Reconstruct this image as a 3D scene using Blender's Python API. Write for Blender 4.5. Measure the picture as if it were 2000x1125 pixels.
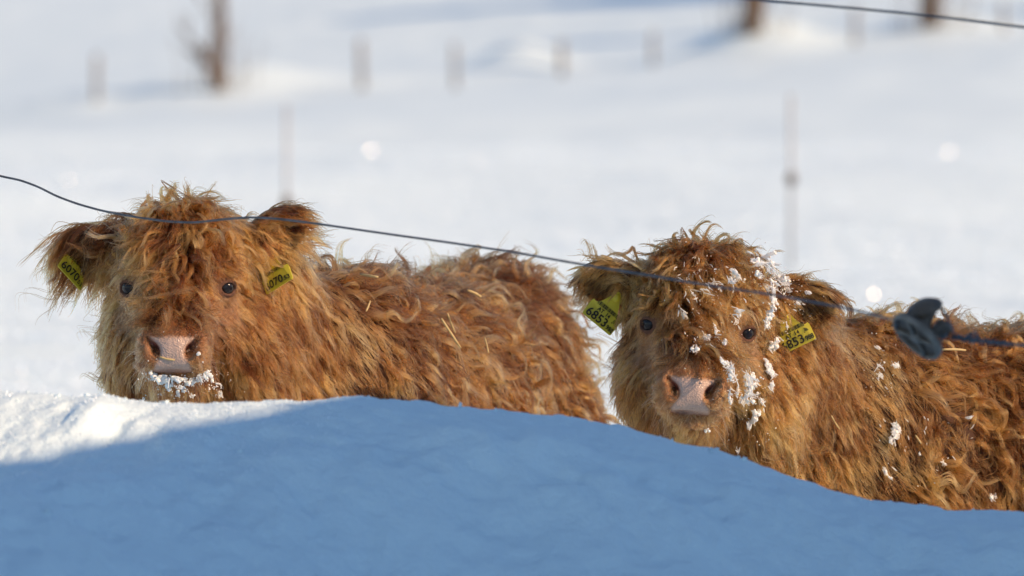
import bpy, math, random
import numpy as np
from mathutils import Vector, Matrix, kdtree

random.seed(7)
RNG = np.random.default_rng(11)
for o in list(bpy.data.objects):
    bpy.data.objects.remove(o, do_unlink=True)
SC = bpy.context.scene
COL = SC.collection

# ------------------------------------------------------------------ camera, sky, sun, exposure
ZC = 0.85            # the photographer crouches: lens 0.85 m above the calves' ground
FPX = 11500.0        # focal length in photo pixels (2000 px wide) -> 207 mm on 36 mm
cam_d = bpy.data.cameras.new('camera')
cam = bpy.data.objects.new('camera', cam_d)
COL.objects.link(cam)
cam.location = (0, 0, ZC)
cam.rotation_euler = (math.radians(90), 0, 0)
cam_d.sensor_width = 36
cam_d.lens = FPX * 36 / 2000
cam_d.clip_start = 0.1
cam_d.clip_end = 4000
cam_d.dof.use_dof = True
cam_d.dof.focus_distance = 9.90
cam_d.dof.aperture_fstop = 5.0
SC.camera = cam

SUN_AZ, SUN_EL = math.radians(63), math.radians(29)      # to the right of, and behind, the camera
SUN = np.array([math.sin(SUN_AZ) * math.cos(SUN_EL), -math.cos(SUN_AZ) * math.cos(SUN_EL), math.sin(SUN_EL)])
world = bpy.data.worlds.new('World')
SC.world = world
world.use_nodes = True
nt = world.node_tree
nt.nodes.clear()
sky = nt.nodes.new('ShaderNodeTexSky')
sky.sky_type = 'NISHITA'
sky.sun_disc = False
sky.sun_elevation = SUN_EL
sky.sun_rotation = math.atan2(SUN[0], SUN[1])
sky.altitude = 1200
sky.air_density = 1.0
sky.dust_density = 0.0
sky.ozone_density = 1.0
bg = nt.nodes.new('ShaderNodeBackground')
bg.inputs['Strength'].default_value = 0.145
wo = nt.nodes.new('ShaderNodeOutputWorld')
nt.links.new(sky.outputs['Color'], bg.inputs['Color'])
nt.links.new(bg.outputs['Background'], wo.inputs['Surface'])

sun_d = bpy.data.lights.new('sun', 'SUN')
sun_d.energy = 5.0
sun_d.angle = math.radians(0.53)
sun_d.color = (1.0, 0.69, 0.42)
sun_o = bpy.data.objects.new('sun', sun_d)
COL.objects.link(sun_o)
sun_o.location = tuple(SUN * 30)
sun_o.rotation_euler = Vector(SUN).to_track_quat('Z', 'Y').to_euler()

SC.view_settings.view_transform = 'Standard'
SC.view_settings.look = 'None'
SC.view_settings.gamma = 1
SC.view_settings.use_curve_mapping = False
SC.view_settings.exposure = 0.17
SC.render.engine = 'CYCLES'
SC.cycles.max_bounces = 10
SC.cycles.diffuse_bounces = 4
SC.cycles.glossy_bounces = 4
SC.cycles.transmission_bounces = 8
SC.cycles.transparent_max_bounces = 8
SC.cycles.use_denoising = True
SC.cycles.sample_clamp_indirect = 6.0
SC.cycles_curves.shape = 'RIBBONS'
SC.cycles_curves.subdivisions = 2


# ------------------------------------------------------------------ helpers
def at(px, py, d):
    """photo pixel at distance d in front of the lens -> world point"""
    return np.array([(px - 1000.0) * d / FPX, d, ZC - (py - 562.5) * d / FPX])


def tag(o, label=None, cat=None, group=None, kind=None):
    if label: o['label'] = label
    if cat: o['category'] = cat
    if group: o['group'] = group
    if kind: o['kind'] = kind
    return o


def empty(name, loc):
    o = bpy.data.objects.new(name, None)
    o.empty_display_size = 0.1
    COL.objects.link(o)
    o.location = tuple(loc)
    return o


def mesh_obj(name, verts, faces, mat, parent=None, smooth=True):
    """verts in world coordinates; the origin is put at the parent's or the mesh's own base"""
    v = np.asarray(verts, dtype=np.float64)
    if parent is not None:
        org = np.array(PW[parent.name])
    else:
        org = np.array([v[:, 0].mean(), v[:, 1].mean(), v[:, 2].min()])
    me = bpy.data.meshes.new(name)
    if isinstance(faces, np.ndarray):
        n = faces.shape[1]
        me.vertices.add(len(v))
        me.vertices.foreach_set('co', (v - org).astype(np.float32).ravel())
        me.loops.add(faces.size)
        me.loops.foreach_set('vertex_index', faces.astype(np.int32).ravel())
        me.polygons.add(len(faces))
        me.polygons.foreach_set('loop_start', np.arange(0, faces.size, n, dtype=np.int32))
        me.update(calc_edges=True)
    else:
        me.from_pydata([tuple(p) for p in (v - org)], [], faces)
    me.validate()
    if smooth:
        me.polygons.foreach_set('use_smooth', np.ones(len(me.polygons), dtype=bool))
    if mat is not None:
        me.materials.append(mat)
    o = bpy.data.objects.new(name, me)
    COL.objects.link(o)
    if parent is not None:
        o.parent = parent
        PW[o.name] = tuple(org)
    else:
        o.location = tuple(org)
        PW[o.name] = tuple(org)
    return o


PW = {}              # world position of each object's origin


class MB:
    """collects simple shapes into one mesh"""
    def __init__(self):
        self.v, self.f = [], []

    def add(self, v, f):
        b = len(self.v)
        self.v += [tuple(map(float, p)) for p in v]
        self.f += [tuple(i + b for i in q) for q in f]
        return self

    def tube(self, pts, rad, n=8, cap=True):
        pts = np.asarray(pts, float)
        rad = np.broadcast_to(np.asarray(rad, float), (len(pts),))
        T = np.gradient(pts, axis=0)
        T /= np.linalg.norm(T, axis=1, keepdims=True) + 1e-12
        up = np.array([0.0, 0, 1]) if abs(T[0][2]) < 0.9 else np.array([1.0, 0, 0])
        v = []
        for p, t, r in zip(pts, T, rad):
            a = np.cross(t, up); a /= np.linalg.norm(a) + 1e-12
            b = np.cross(a, t)
            up = b
            for k in range(n):
                w = 2 * math.pi * k / n
                v.append(p + r * (math.cos(w) * a + math.sin(w) * b))
        f = []
        for i in range(len(pts) - 1):
            for k in range(n):
                k2 = (k + 1) % n
                f.append((i * n + k, i * n + k2, (i + 1) * n + k2, (i + 1) * n + k))
        if cap:
            f.append(tuple(range(n - 1, -1, -1)))
            f.append(tuple((len(pts) - 1) * n + k for k in range(n)))
        return self.add(v, f)

    def lathe(self, prof, org, axis, n=32):
        """prof: (radius, height along axis)"""
        axis = np.asarray(axis, float); axis /= np.linalg.norm(axis)
        up = np.array([0, 0, 1.0]) if abs(axis[2]) < 0.9 else np.array([1.0, 0, 0])
        a = np.cross(axis, up); a /= np.linalg.norm(a)
        b = np.cross(axis, a)
        v = []
        for r, h in prof:
            for k in range(n):
                w = 2 * math.pi * k / n
                v.append(np.asarray(org) + axis * h + r * (math.cos(w) * a + math.sin(w) * b))
        f = []
        for i in range(len(prof) - 1):
            for k in range(n):
                k2 = (k + 1) % n
                f.append((i * n + k, i * n + k2, (i + 1) * n + k2, (i + 1) * n + k))
        return self.add(v, f)

    def build(self, name, mat, parent=None, smooth=True):
        return mesh_obj(name, self.v, self.f, mat, parent, smooth)


def _hash(ix, iy, iz, seed):
    h = (ix.astype(np.int64) * 374761393 + iy.astype(np.int64) * 668265263 + iz.astype(np.int64) * 2147483647 + seed * 974634777) & 0xFFFFFFFF
    h = ((h ^ (h >> 13)) * 1274126177) & 0xFFFFFFFF
    h = ((h ^ (h >> 16)) * 2246822519) & 0xFFFFFFFF
    return ((h ^ (h >> 15)) & 0xFFFFFF) / float(0xFFFFFF)


def vnoise(p, seed=0):
    """value noise in -1..1 at points (N,3)"""
    i = np.floor(p).astype(np.int64)
    f = p - i
    u = f * f * f * (f * (f * 6 - 15) + 10)
    out = 0
    for dx in (0, 1):
        wx = u[:, 0] if dx else 1 - u[:, 0]
        for dy in (0, 1):
            wy = u[:, 1] if dy else 1 - u[:, 1]
            for dz in (0, 1):
                wz = u[:, 2] if dz else 1 - u[:, 2]
                out = out + wx * wy * wz * _hash(i[:, 0] + dx, i[:, 1] + dy, i[:, 2] + dz, seed)
    return out * 2 - 1


def noise_vec(p, scale, seed):
    q = p / scale
    return np.stack([vnoise(q, seed), vnoise(q + 17.3, seed + 1), vnoise(q - 9.1, seed + 2)], 1)


def sstep(a, b, x):
    t = np.clip((x - a) / (b - a), 0, 1)
    return t * t * (3 - 2 * t)


def norm(v):
    return v / (np.linalg.norm(v, axis=-1, keepdims=True) + 1e-12)


# ------------------------------------------------------------------ materials
def new_mat(name):
    m = bpy.data.materials.new(name)
    m.use_nodes = True
    t = m.node_tree
    return m, t, t.nodes['Principled BSDF']


def node(t, typ, **kw):
    n = t.nodes.new(typ)
    for k, v in kw.items():
        if k in n.inputs.keys():
            n.inputs[k].default_value = v
        else:
            setattr(n, k, v)
    return n


def simple_mat(name, col, rough=0.6, spec=0.4, noise=0.15, scale=40.0, bump=0.0, coat=0.0, metallic=0.0):
    m, t, b = new_mat(name)
    tc = node(t, 'ShaderNodeTexCoord')
    nz = node(t, 'ShaderNodeTexNoise', Scale=scale, Detail=5.0)
    t.links.new(tc.outputs['Object'], nz.inputs['Vector'])
    r = node(t, 'ShaderNodeValToRGB')
    r.color_ramp.elements[0].position = 0.3
    r.color_ramp.elements[1].position = 0.7
    r.color_ramp.elements[0].color = tuple(c * (1 - noise) for c in col) + (1,)
    r.color_ramp.elements[1].color = tuple(min(1, c * (1 + noise)) for c in col) + (1,)
    t.links.new(nz.outputs['Fac'], r.inputs['Fac'])
    t.links.new(r.outputs['Color'], b.inputs['Base Color'])
    b.inputs['Roughness'].default_value = rough
    b.inputs['Specular IOR Level'].default_value = spec
    b.inputs['Coat Weight'].default_value = coat
    b.inputs['Coat Roughness'].default_value = 0.05
    b.inputs['Metallic'].default_value = metallic
    if bump:
        bp = node(t, 'ShaderNodeBump', Strength=bump, Distance=0.002)
        t.links.new(nz.outputs['Fac'], bp.inputs['Height'])
        t.links.new(bp.outputs['Normal'], b.inputs['Normal'])
    return m


def snow_mat(name, grain, strength, sss=0.0):
    m, t, b = new_mat(name)
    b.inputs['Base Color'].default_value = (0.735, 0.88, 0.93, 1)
    b.inputs['Roughness'].default_value = 0.55
    b.inputs['Specular IOR Level'].default_value = 0.25
    tc = node(t, 'ShaderNodeTexCoord')
    n1 = node(t, 'ShaderNodeTexNoise', Scale=grain, Detail=6.0, Roughness=0.65)
    t.links.new(tc.outputs['Object'], n1.inputs['Vector'])
    bp = node(t, 'ShaderNodeBump', Strength=strength, Distance=0.004)
    t.links.new(n1.outputs['Fac'], bp.inputs['Height'])
    n2 = node(t, 'ShaderNodeTexNoise', Scale=grain * 0.16, Detail=4.0, Roughness=0.6)
    t.links.new(tc.outputs['Object'], n2.inputs['Vector'])
    b2 = node(t, 'ShaderNodeBump', Strength=strength, Distance=0.012)
    t.links.new(n2.outputs['Fac'], b2.inputs['Height'])
    t.links.new(b2.outputs['Normal'], bp.inputs['Normal'])
    t.links.new(bp.outputs['Normal'], b.inputs['Normal'])
    if sss:
        b.inputs['Subsurface Weight'].default_value = sss
        b.inputs['Subsurface Radius'].default_value = (0.006, 0.009, 0.014)
        b.inputs['Subsurface Scale'].default_value = 1.0
    return m


M = {}
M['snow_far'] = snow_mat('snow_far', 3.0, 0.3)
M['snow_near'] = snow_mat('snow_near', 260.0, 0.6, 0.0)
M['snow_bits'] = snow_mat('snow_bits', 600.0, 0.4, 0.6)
M['frost'] = bpy.data.materials.new('frost')
M['frost'].use_nodes = True
_t = M['frost'].node_tree
_t.nodes.clear()
_d = node(_t, 'ShaderNodeBsdfDiffuse', Color=(0.86, 0.91, 0.95, 1))
_tr = node(_t, 'ShaderNodeBsdfTranslucent', Color=(0.86, 0.91, 0.95, 1))
_mx = node(_t, 'ShaderNodeMixShader')
_mx.inputs[0].default_value = 0.45
_o = node(_t, 'ShaderNodeOutputMaterial')
_t.links.new(_d.outputs[0], _mx.inputs[1]); _t.links.new(_tr.outputs[0], _mx.inputs[2]); _t.links.new(_mx.outputs[0], _o.inputs['Surface'])
M['snow_bits'].node_tree.nodes['Principled BSDF'].inputs['Specular IOR Level'].default_value = 0.0
M['snow_bits'].node_tree.nodes['Principled BSDF'].inputs['Base Color'].default_value = (0.84, 0.90, 0.94, 1)
M['wire'] = simple_mat('galvanised_wire', (0.10, 0.11, 0.125), 0.45, 0.5, 0.35, 60.0, 0.0, 0.0, 0.6)
M['black_plastic'] = simple_mat('weathered_black_plastic', (0.10, 0.072, 0.050), 0.55, 0.5, 0.5, 45.0, 0.25)
M['straw'] = simple_mat('straw', (0.52, 0.39, 0.18), 0.5, 0.4, 0.2, 90.0)
M['post_wood'] = simple_mat('grey_post_wood', (0.25, 0.23, 0.22), 0.85, 0.2, 0.3, 12.0, 0.4)
M['bark'] = simple_mat('brown_bark', (0.13, 0.09, 0.062), 0.9, 0.15, 0.4, 8.0, 0.5)
M['rod'] = simple_mat('pale_fence_rod', (0.40, 0.41, 0.43), 0.5, 0.4, 0.1, 20.0)
M['tag'] = simple_mat('yellow_tag_plastic', (0.50, 0.42, 0.03), 0.4, 0.45, 0.08, 60.0)
M['grey_plastic'] = simple_mat('dark_grey_plastic', (0.19, 0.165, 0.135), 0.6, 0.4, 0.3, 60.0)  # paler than the discs, for the insulator's rim, boss and ribs
M['ink'] = simple_mat('black_ink', (0.018, 0.016, 0.012), 0.6, 0.3, 0.1, 60.0)


def eye_mat():
    m, t, b = new_mat('dark_eye')
    b.inputs['Base Color'].default_value = (0.012, 0.010, 0.012, 1)
    b.inputs['Roughness'].default_value = 0.12
    b.inputs['Specular IOR Level'].default_value = 0.2
    b.inputs['Coat Weight'].default_value = 0.25
    b.inputs['Coat Roughness'].default_value = 0.03
    return m


def skin_mat():
    m, t, b = new_mat('calf_skin')
    a = node(t, 'ShaderNodeAttribute', attribute_name='skin_col')
    tc = node(t, 'ShaderNodeTexCoord')
    nz = node(t, 'ShaderNodeTexNoise', Scale=420.0, Detail=3.0)
    t.links.new(tc.outputs['Object'], nz.inputs['Vector'])
    mx = node(t, 'ShaderNodeMix', data_type='RGBA', blend_type='MULTIPLY')
    mx.inputs[0].default_value = 0.35
    r = node(t, 'ShaderNodeValToRGB')
    r.color_ramp.elements[0].position = 0.3
    r.color_ramp.elements[0].color = (0.55, 0.5, 0.48, 1)
    r.color_ramp.elements[1].position = 0.65
    t.links.new(nz.outputs['Fac'], r.inputs['Fac'])
    t.links.new(a.outputs['Color'], mx.inputs[6])
    t.links.new(r.outputs['Color'], mx.inputs[7])
    t.links.new(mx.outputs[2], b.inputs['Base Color'])
    # wet, glossy only where the skin is bare (the nose)
    mr = node(t, 'ShaderNodeMapRange')
    mr.inputs[1].default_value = 0; mr.inputs[2].default_value = 1
    mr.inputs[3].default_value = 0.8; mr.inputs[4].default_value = 0.28
    t.links.new(a.outputs['Alpha'], mr.inputs[0])
    t.links.new(mr.outputs[0], b.inputs['Roughness'])
    b.inputs['Specular IOR Level'].default_value = 0.35
    vo = node(t, 'ShaderNodeTexVoronoi', Scale=330.0)
    t.links.new(tc.outputs['Object'], vo.inputs['Vector'])
    bp = node(t, 'ShaderNodeBump', Strength=0.8, Distance=0.0014)
    t.links.new(vo.outputs['Distance'], bp.inputs['Height'])
    t.links.new(bp.outputs['Normal'], b.inputs['Normal'])
    return m


def hair_mat():
    m = bpy.data.materials.new('calf_hair')
    m.use_nodes = True
    t = m.node_tree
    t.nodes.clear()
    out = t.nodes.new('ShaderNodeOutputMaterial')
    h = t.nodes.new('ShaderNodeBsdfHairPrincipled')
    h.model = 'CHIANG'
    h.parametrization = 'COLOR'
    a = node(t, 'ShaderNodeAttribute', attribute_name='hair_col')
    t.links.new(a.outputs['Color'], h.inputs['Color'])
    h.inputs['Roughness'].default_value = 0.38
    h.inputs['Radial Roughness'].default_value = 0.55
    h.inputs['Coat'].default_value = 0.0
    h.inputs['IOR'].default_value = 1.28
    h.inputs['Random Roughness'].default_value = 0.15
    t.links.new(h.outputs['BSDF'], out.inputs['Surface'])
    return m


M['eye'] = eye_mat()
M['skin'] = skin_mat()
M['hair'] = hair_mat()


# ------------------------------------------------------------------ snow field and snow bank
CREST = [(-900, 790), (-300, 770), (0, 763), (80, 767), (150, 775), (200, 770), (250, 783), (300, 788), (400, 787), (480, 782), (560, 779), (650, 776), (760, 781), (880, 791), (1000, 806),
         (1100, 815), (1200, 830), (1300, 852), (1400, 884), (1500, 918), (1600, 952), (1700, 972), (1800, 985), (1900, 996), (2000, 1004), (2400, 1040), (3200, 1100)]
CX = np.array([at(a, b, 9.0)[0] for a, b in CREST])
CZ = np.array([at(a, b, 9.0)[2] for a, b in CREST])
def bank_base(x, y):
    zc = np.interp(x, CX, CZ)
    left = 1 - sstep(-0.75, -0.15, x)
    t = 9.0 - y
    slope = 0.62 * (1 - left) + 0.11 * left
    front = np.where(t > 0, slope * 0.42 * (np.sqrt(t * t + 0.05 ** 2) - 0.05) + (1 - left) * 0.50 * (np.sqrt(np.maximum(t - 0.16, 0) ** 2 + 0.08 ** 2) - 0.08), 0.95 * (np.sqrt(t * t + 0.06 ** 2) - 0.06))
    p = np.stack([x, y, 0 * x], 1)
    front = front * (1 + 0.22 * vnoise(p / np.array([0.55, 0.4, 1]), 21) + 0.06 * vnoise(p / np.array([0.22, 0.16, 1]), 22)) + sstep(0.05, 0.25, t) * (0.024 * vnoise(p / np.array([0.20, 0.14, 1]), 23) + 0.010 * vnoise(p / 0.07, 24) + 0.006 * vnoise(p / 0.03, 25)) * (1 - 0.85 * left)
    z = zc - front
    z = z + left * sstep(0.05, 0.45, t) * 0.17 * (x + 0.15)              # the shoulder falls away to the left
    fade = 0.12 + 0.88 * sstep(0.03, 0.22, t)
    pr = np.stack([x * 0.94 - y * 0.34, x * 0.34 + y * 0.94, 0 * x], 1)      # lumps drawn out along a slant
    z = z + fade * left * (0.011 * vnoise(pr / np.array([0.050, 0.30, 1]), 46) + 0.020 * vnoise(pr / np.array([0.15, 0.7, 1]), 47) + 0.0055 * vnoise(pr / np.array([0.020, 0.11, 1]), 48) + 0.0016 * vnoise(pr / np.array([0.008, 0.03, 1]), 49))
    return np.maximum(z, -0.45)



def on_bank(px, py):
    """where the line of sight through a photo pixel meets the bank"""
    ds = np.arange(6.0, 9.3, 0.005)
    x = (px - 1000) * ds / FPX
    zl = ZC - (py - 562.5) * ds / FPX
    g = bank_base(x, ds)
    k_ = int(np.argmax(g > zl))
    return np.array([x[k_], ds[k_], g[k_]])


# unseen heap, added and shaped so that its shadow lies on the bank
P1 = on_bank(610, 783)
P2 = on_bank(0, 903)
SHADE_HEAP_L = 5.0
E0 = P1 + SHADE_HEAP_L * SUN
EW = P2 - P1
EWH = np.linalg.norm(EW[:2])
EU = EW[:2] / EWH
EP = np.array([EU[1], -EU[0]])
_ru, _rh = [], []
for _px, _py in [(2700, 1065), (2400, 1035), (2000, 1004), (1800, 985), (1600, 952), (1400, 884), (1200, 830), (1000, 806), (880, 791), (760, 781), (650, 776)]:
    _c = at(_px, _py, 9.0)                                   # the shadow edge runs just above the bank's crest
    _A = np.array([[SUN[0], -EU[0]], [SUN[1], -EU[1]]])
    _v, _u = np.linalg.solve(_A, E0[:2] - _c[:2])
    _ru.append(_u); _rh.append(_c[2] + _v * SUN[2] + 0.05 * min(1.0, (_px - 610) / 500.0))
_ru += [0.0, 3.0]; _rh += [E0[2], E0[2] + EW[2] / EWH * 3.0]
_o = np.argsort(_ru); RIDGE_U = np.array(_ru)[_o]; RIDGE_H = np.array(_rh)[_o]


def ground_z(x, y):
    yy = [-60, 0, 11, 16, 24, 35, 60, 90, 128, 150, 175, 210, 300, 420, 700, 1200]
    zz = [-0.6, 0, 0, 0.10, 0.42, 0.95, 2.15, 3.55, 5.45, 6.55, 7.6, 10.2, 17.5, 27, 46, 70]
    z = 0
    for k in (-1, 0, 1):                                   # a little smoothing of the profile
        z = z + np.interp(y + k * np.clip(np.abs(y - 9) * 0.12, 0, 30), yy, zz) / 3
    z = z + x * 0.083 * sstep(45, 125, y) * np.exp(-(x / 90.0) ** 2)
    z = z - 0.055 * np.clip(x, -0.6, 1.4) * (1 - sstep(11, 30, y))
    return z


FAR_BUMPS = [  # px, py, d, radius_x, radius_y, height : drifts round the far trees and posts
    (400, 235, 118, 2.6, 3.5, 0.55), (520, 215, 120, 2.2, 3.0, 0.40), (1475, 92, 127, 1.5, 2.2, 0.85),
    (1830, 80, 129, 1.8, 2.5, 0.6), (1010, 140, 130, 1.2, 2.0, 0.75), (30, 225, 118, 2.0, 3.0, 0.45),
    (760, 170, 126, 2.0, 3.0, 0.3),
]


def field_z(x, y):
    z = ground_z(x, y)
    for px, py, d, rx, ry, h in FAR_BUMPS:
        c = at(px, py, d)
        z = z + h * np.exp(-((x - c[0]) / rx) ** 2 - ((y - d) / ry) ** 2)
    # unseen knolls, added to throw a shadow band across the far slope
    z = z + 20.0 * np.exp(-(np.maximum(np.abs(x - 40) - 6, 0) / 6.0) ** 2 - ((y - 166) / 6.0) ** 2)
    z = z + 24.5 * np.exp(-(np.maximum(np.abs(x - 42) - 8, 0) / 6.5) ** 2 - ((y - 212) / 9.0) ** 2)
    # unseen snowy rise, added only to keep sun off the foreground
    e = P1 + 15.0 * SUN
    u = (x - e[0]) * EU[0] + (y - e[1]) * EU[1]
    w = (x - e[0]) * EP[0] + (y - e[1]) * EP[1]
    shade_rise = e[2] - 0.12 + EW[2] / EWH * u - 1.4 * (np.sqrt(w * w + 0.25) - 0.5) - 1.6 * np.maximum(-u, 0) - 1.4 * np.maximum(u - 4.5, 0)
    z = np.maximum(z, shade_rise)
    p = np.stack([x, y, 0 * x], 1)
    far = sstep(11.5, 26, y)
    z = z + far * (0.12 * vnoise(p / np.array([6.0, 14.0, 1.0]), 3) + 0.04 * vnoise(p / np.array([2.2, 5.0, 1.0]), 4))
    z = z + 0.035 * vnoise(p / 0.7, 5) + 0.015 * vnoise(p / 0.25, 6) * (1 - sstep(14, 30, y))
    return z


def grid_obj(name, xs, ys, zf, mat):
    X, Y = np.meshgrid(xs, ys, indexing='ij')
    Z = zf(X.ravel(), Y.ravel())
    v = np.stack([X.ravel(), Y.ravel(), Z], 1)
    nx, ny = len(xs), len(ys)
    idx = np.arange(nx * ny).reshape(nx, ny)
    f = np.stack([idx[:-1, :-1].ravel(), idx[1:, :-1].ravel(), idx[1:, 1:].ravel(), idx[:-1, 1:].ravel()], 1)
    return mesh_obj(name, v, f, mat)


def graded(a, b, fine_a, fine_b, fine, growth):
    c = list(np.arange(fine_a, fine_b, fine))
    s = fine; x = c[-1]
    while x < b:
        s *= growth; x += s; c.append(x)
    s = fine; x = c[0]; lo = []
    while x > a:
        s *= growth; x -= s; lo.append(x)
    return np.array(lo[::-1] + c)


xs = graded(-700, 700, -24, 24, 0.25, 1.10)
ys = graded(-60, 1200, 9.5, 30, 0.12, 1.012)
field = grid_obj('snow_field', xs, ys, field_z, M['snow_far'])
tag(field, kind='structure')

def bank_z(x, y):
    z = bank_base(x, y)
    left = 1 - sstep(-0.75, -0.15, x)
    p = np.stack([x, y, 0 * x], 1)
    # the added heap, out of view, that shades the bank
    dx, dy = x - E0[0], y - E0[1]
    u = dx * EU[0] + dy * EU[1]
    w = dx * EP[0] + dy * EP[1]
    hr = np.interp(u, RIDGE_U, RIDGE_H) + 0.03 * sstep(-0.3, 0.3, u) * vnoise(np.stack([u / 0.35, 0 * u, 0 * u], 1), 31) + 0.008 * vnoise(np.stack([u / 0.09, 0 * u, 0 * u], 1), 32)
    shade_heap = hr - 1.45 * (np.sqrt(w * w + 0.12 ** 2) - 0.12) - 2.2 * np.maximum(u - 1.15, 0) - 1.2 * np.maximum(-3.2 - u, 0)
    shade_heap = shade_heap + 0.06 * vnoise(p / 0.3, 33) * sstep(0.0, 0.3, np.abs(w))
    z = np.maximum(z, shade_heap)
    # grain of the snow
    lumps = vnoise(p / 0.11, 41) * 0.006 + vnoise(p / 0.045, 42) * 0.0045 + vnoise(p / 0.018, 43) * 0.0028 + vnoise(p / 0.008, 44) * 0.0014
    rough = 0.65 - 0.55 * left + 0.5 * np.clip(vnoise(p / 0.3, 45), 0, 1)
    z = z + lumps * rough
    return z


xs = graded(-3.2, 8.5, -1.0, 1.05, 0.0055, 1.06)
ys = graded(3.4, 9.8, 7.1, 9.12, 0.0065, 1.05)
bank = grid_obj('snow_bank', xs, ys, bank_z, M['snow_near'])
tag(bank, kind='structure')


# ------------------------------------------------------------------ signed distance modelling of the calves
def smin(a, b, k):
    h = np.clip(0.5 + 0.5 * (b - a) / k, 0, 1)
    return b * (1 - h) + a * h - k * h * (1 - h)


def smax(a, b, k):
    return -smin(-a, -b, k)


def ell(p, c, r, R=None):
    q = p - np.asarray(c, np.float32)
    if R is not None:
        q = q @ np.asarray(R, np.float32)        # columns of R are the ellipsoid's axes
    r = np.asarray(r, np.float32)
    k0 = np.sqrt(((q / r) ** 2).sum(-1))
    k1 = np.sqrt(((q / (r * r)) ** 2).sum(-1)) + 1e-9
    return k0 * (k0 - 1) / k1


def rcone(p, a, b, r1, r2):
    a = np.asarray(a, np.float32); b = np.asarray(b, np.float32)
    ab = b - a
    t = np.clip(((p - a) @ ab) / float(ab @ ab), 0, 1)
    d = p - (a + t[:, None] * ab)
    return np.sqrt((d * d).sum(-1)) - (r1 + (r2 - r1) * t)


def rotm(axis, deg):
    return np.array(Matrix.Rotation(math.radians(deg), 3, axis))


def frame_from(l, f):
    """ear frame: columns long axis, front normal, width axis"""
    l = np.asarray(l, float); l = l / np.linalg.norm(l)
    f = np.asarray(f, float); f = f - l * (f @ l); f /= np.linalg.norm(f)
    return np.stack([l, f, np.cross(l, f)], 1)


EYE = [np.array([-0.080, -0.024, 0.0]), np.array([0.080, -0.024, 0.0])]
EYE_OUT = [np.array([-0.62, -0.78, 0.06]), np.array([0.62, -0.78, 0.06])]
EYE_R = 0.0150


def head_sdf(q, spec):
    """head space: origin between the eyes, x to the camera's right, y away from it, z up"""
    d = ell(q, (0, 0.075, 0.028), (0.098, 0.125, 0.092))
    d = smin(d, ell(q, (0.0, 0.05, 0.085), (0.072, 0.065, 0.046)), 0.04)
    d = smin(d, rcone(q, (0, 0.03, -0.008), (0, -0.120, -0.088), 0.083, 0.050), 0.04)
    d = smin(d, rcone(q, (0, 0.06, -0.085), (0, -0.105, -0.140), 0.072, 0.036), 0.04)
    for s in (-1, 1):
        d = smin(d, ell(q, (s * 0.066, 0.0, 0.026), (0.03, 0.034, 0.024)), 0.03)      # brow
        d = smin(d, ell(q, (s * 0.060, 0.05, -0.07), (0.05, 0.08, 0.06)), 0.03)       # cheek
    # muzzle
    d = smin(d, ell(q, (0, -0.148, -0.103), (0.053, 0.048, 0.045)), 0.025)
    for s in (-1, 1):
        d = smin(d, ell(q, (s * 0.030, -0.146, -0.124), (0.031, 0.043, 0.021)), 0.014)  # upper lip
        d = smin(d, ell(q, (s * 0.043, -0.168, -0.101), (0.0155, 0.026, 0.028)), 0.010)  # nostril wing
    d = smin(d, ell(q, (0, -0.126, -0.157), (0.034, 0.044, 0.018)), 0.012)             # chin
    qm = q.copy()
    qm[:, 2] += 2.6 * q[:, 0] ** 2
    d = smax(d, -ell(qm, (0, -0.185, -0.1405), (0.085, 0.020, 0.0009)), 0.003)         # mouth
    for s in (-1, 1):
        d = smax(d, -ell(q, (s * 0.0285, -0.196, -0.1045), (0.0078, 0.030, 0.0115), rotm('Y', s * 22)), 0.006)
        d = smax(d, -ell(q, (s * 0.0380, -0.190, -0.0910), (0.005, 0.018, 0.011), rotm('Y', s * 38)), 0.006)
    d = smax(d, -ell(q, (0, -0.2000, -0.120), (0.0014, 0.006, 0.026)), 0.004)          # groove of the lip
    # eyelids and sockets
    for e, o in zip(EYE, EYE_OUT):
        d = smin(d, ell(q, e - o * 0.002, (0.0215, 0.0215, 0.0185)), 0.014)
        d = smax(d, -ell(q, e + o * 0.0115 + np.array([0, 0, -0.0025]), (0.0145, 0.0145, 0.0088)), 0.003)
    # ears
    for ear in spec['ears']:
        b, t = np.array(ear['base']), np.array(ear['tip'])
        F = frame_from(t - b, ear['front'])
        L = np.linalg.norm(t - b) / 2
        c = (b + t) / 2
        e = ell(q, c, (L * 1.12, 0.016, ear['w']), F)
        e = smax(e, -ell(q, c + F[:, 1] * 0.015 + F[:, 0] * 0.008, (L * 0.80, 0.016, ear['w'] * 0.72), F), 0.01)
        d = smin(d, e, 0.016)
        d = smin(d, rcone(q, b - F[:, 0] * 0.03, b + F[:, 0] * 0.01, 0.03, 0.024), 0.025)
    return d


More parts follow.
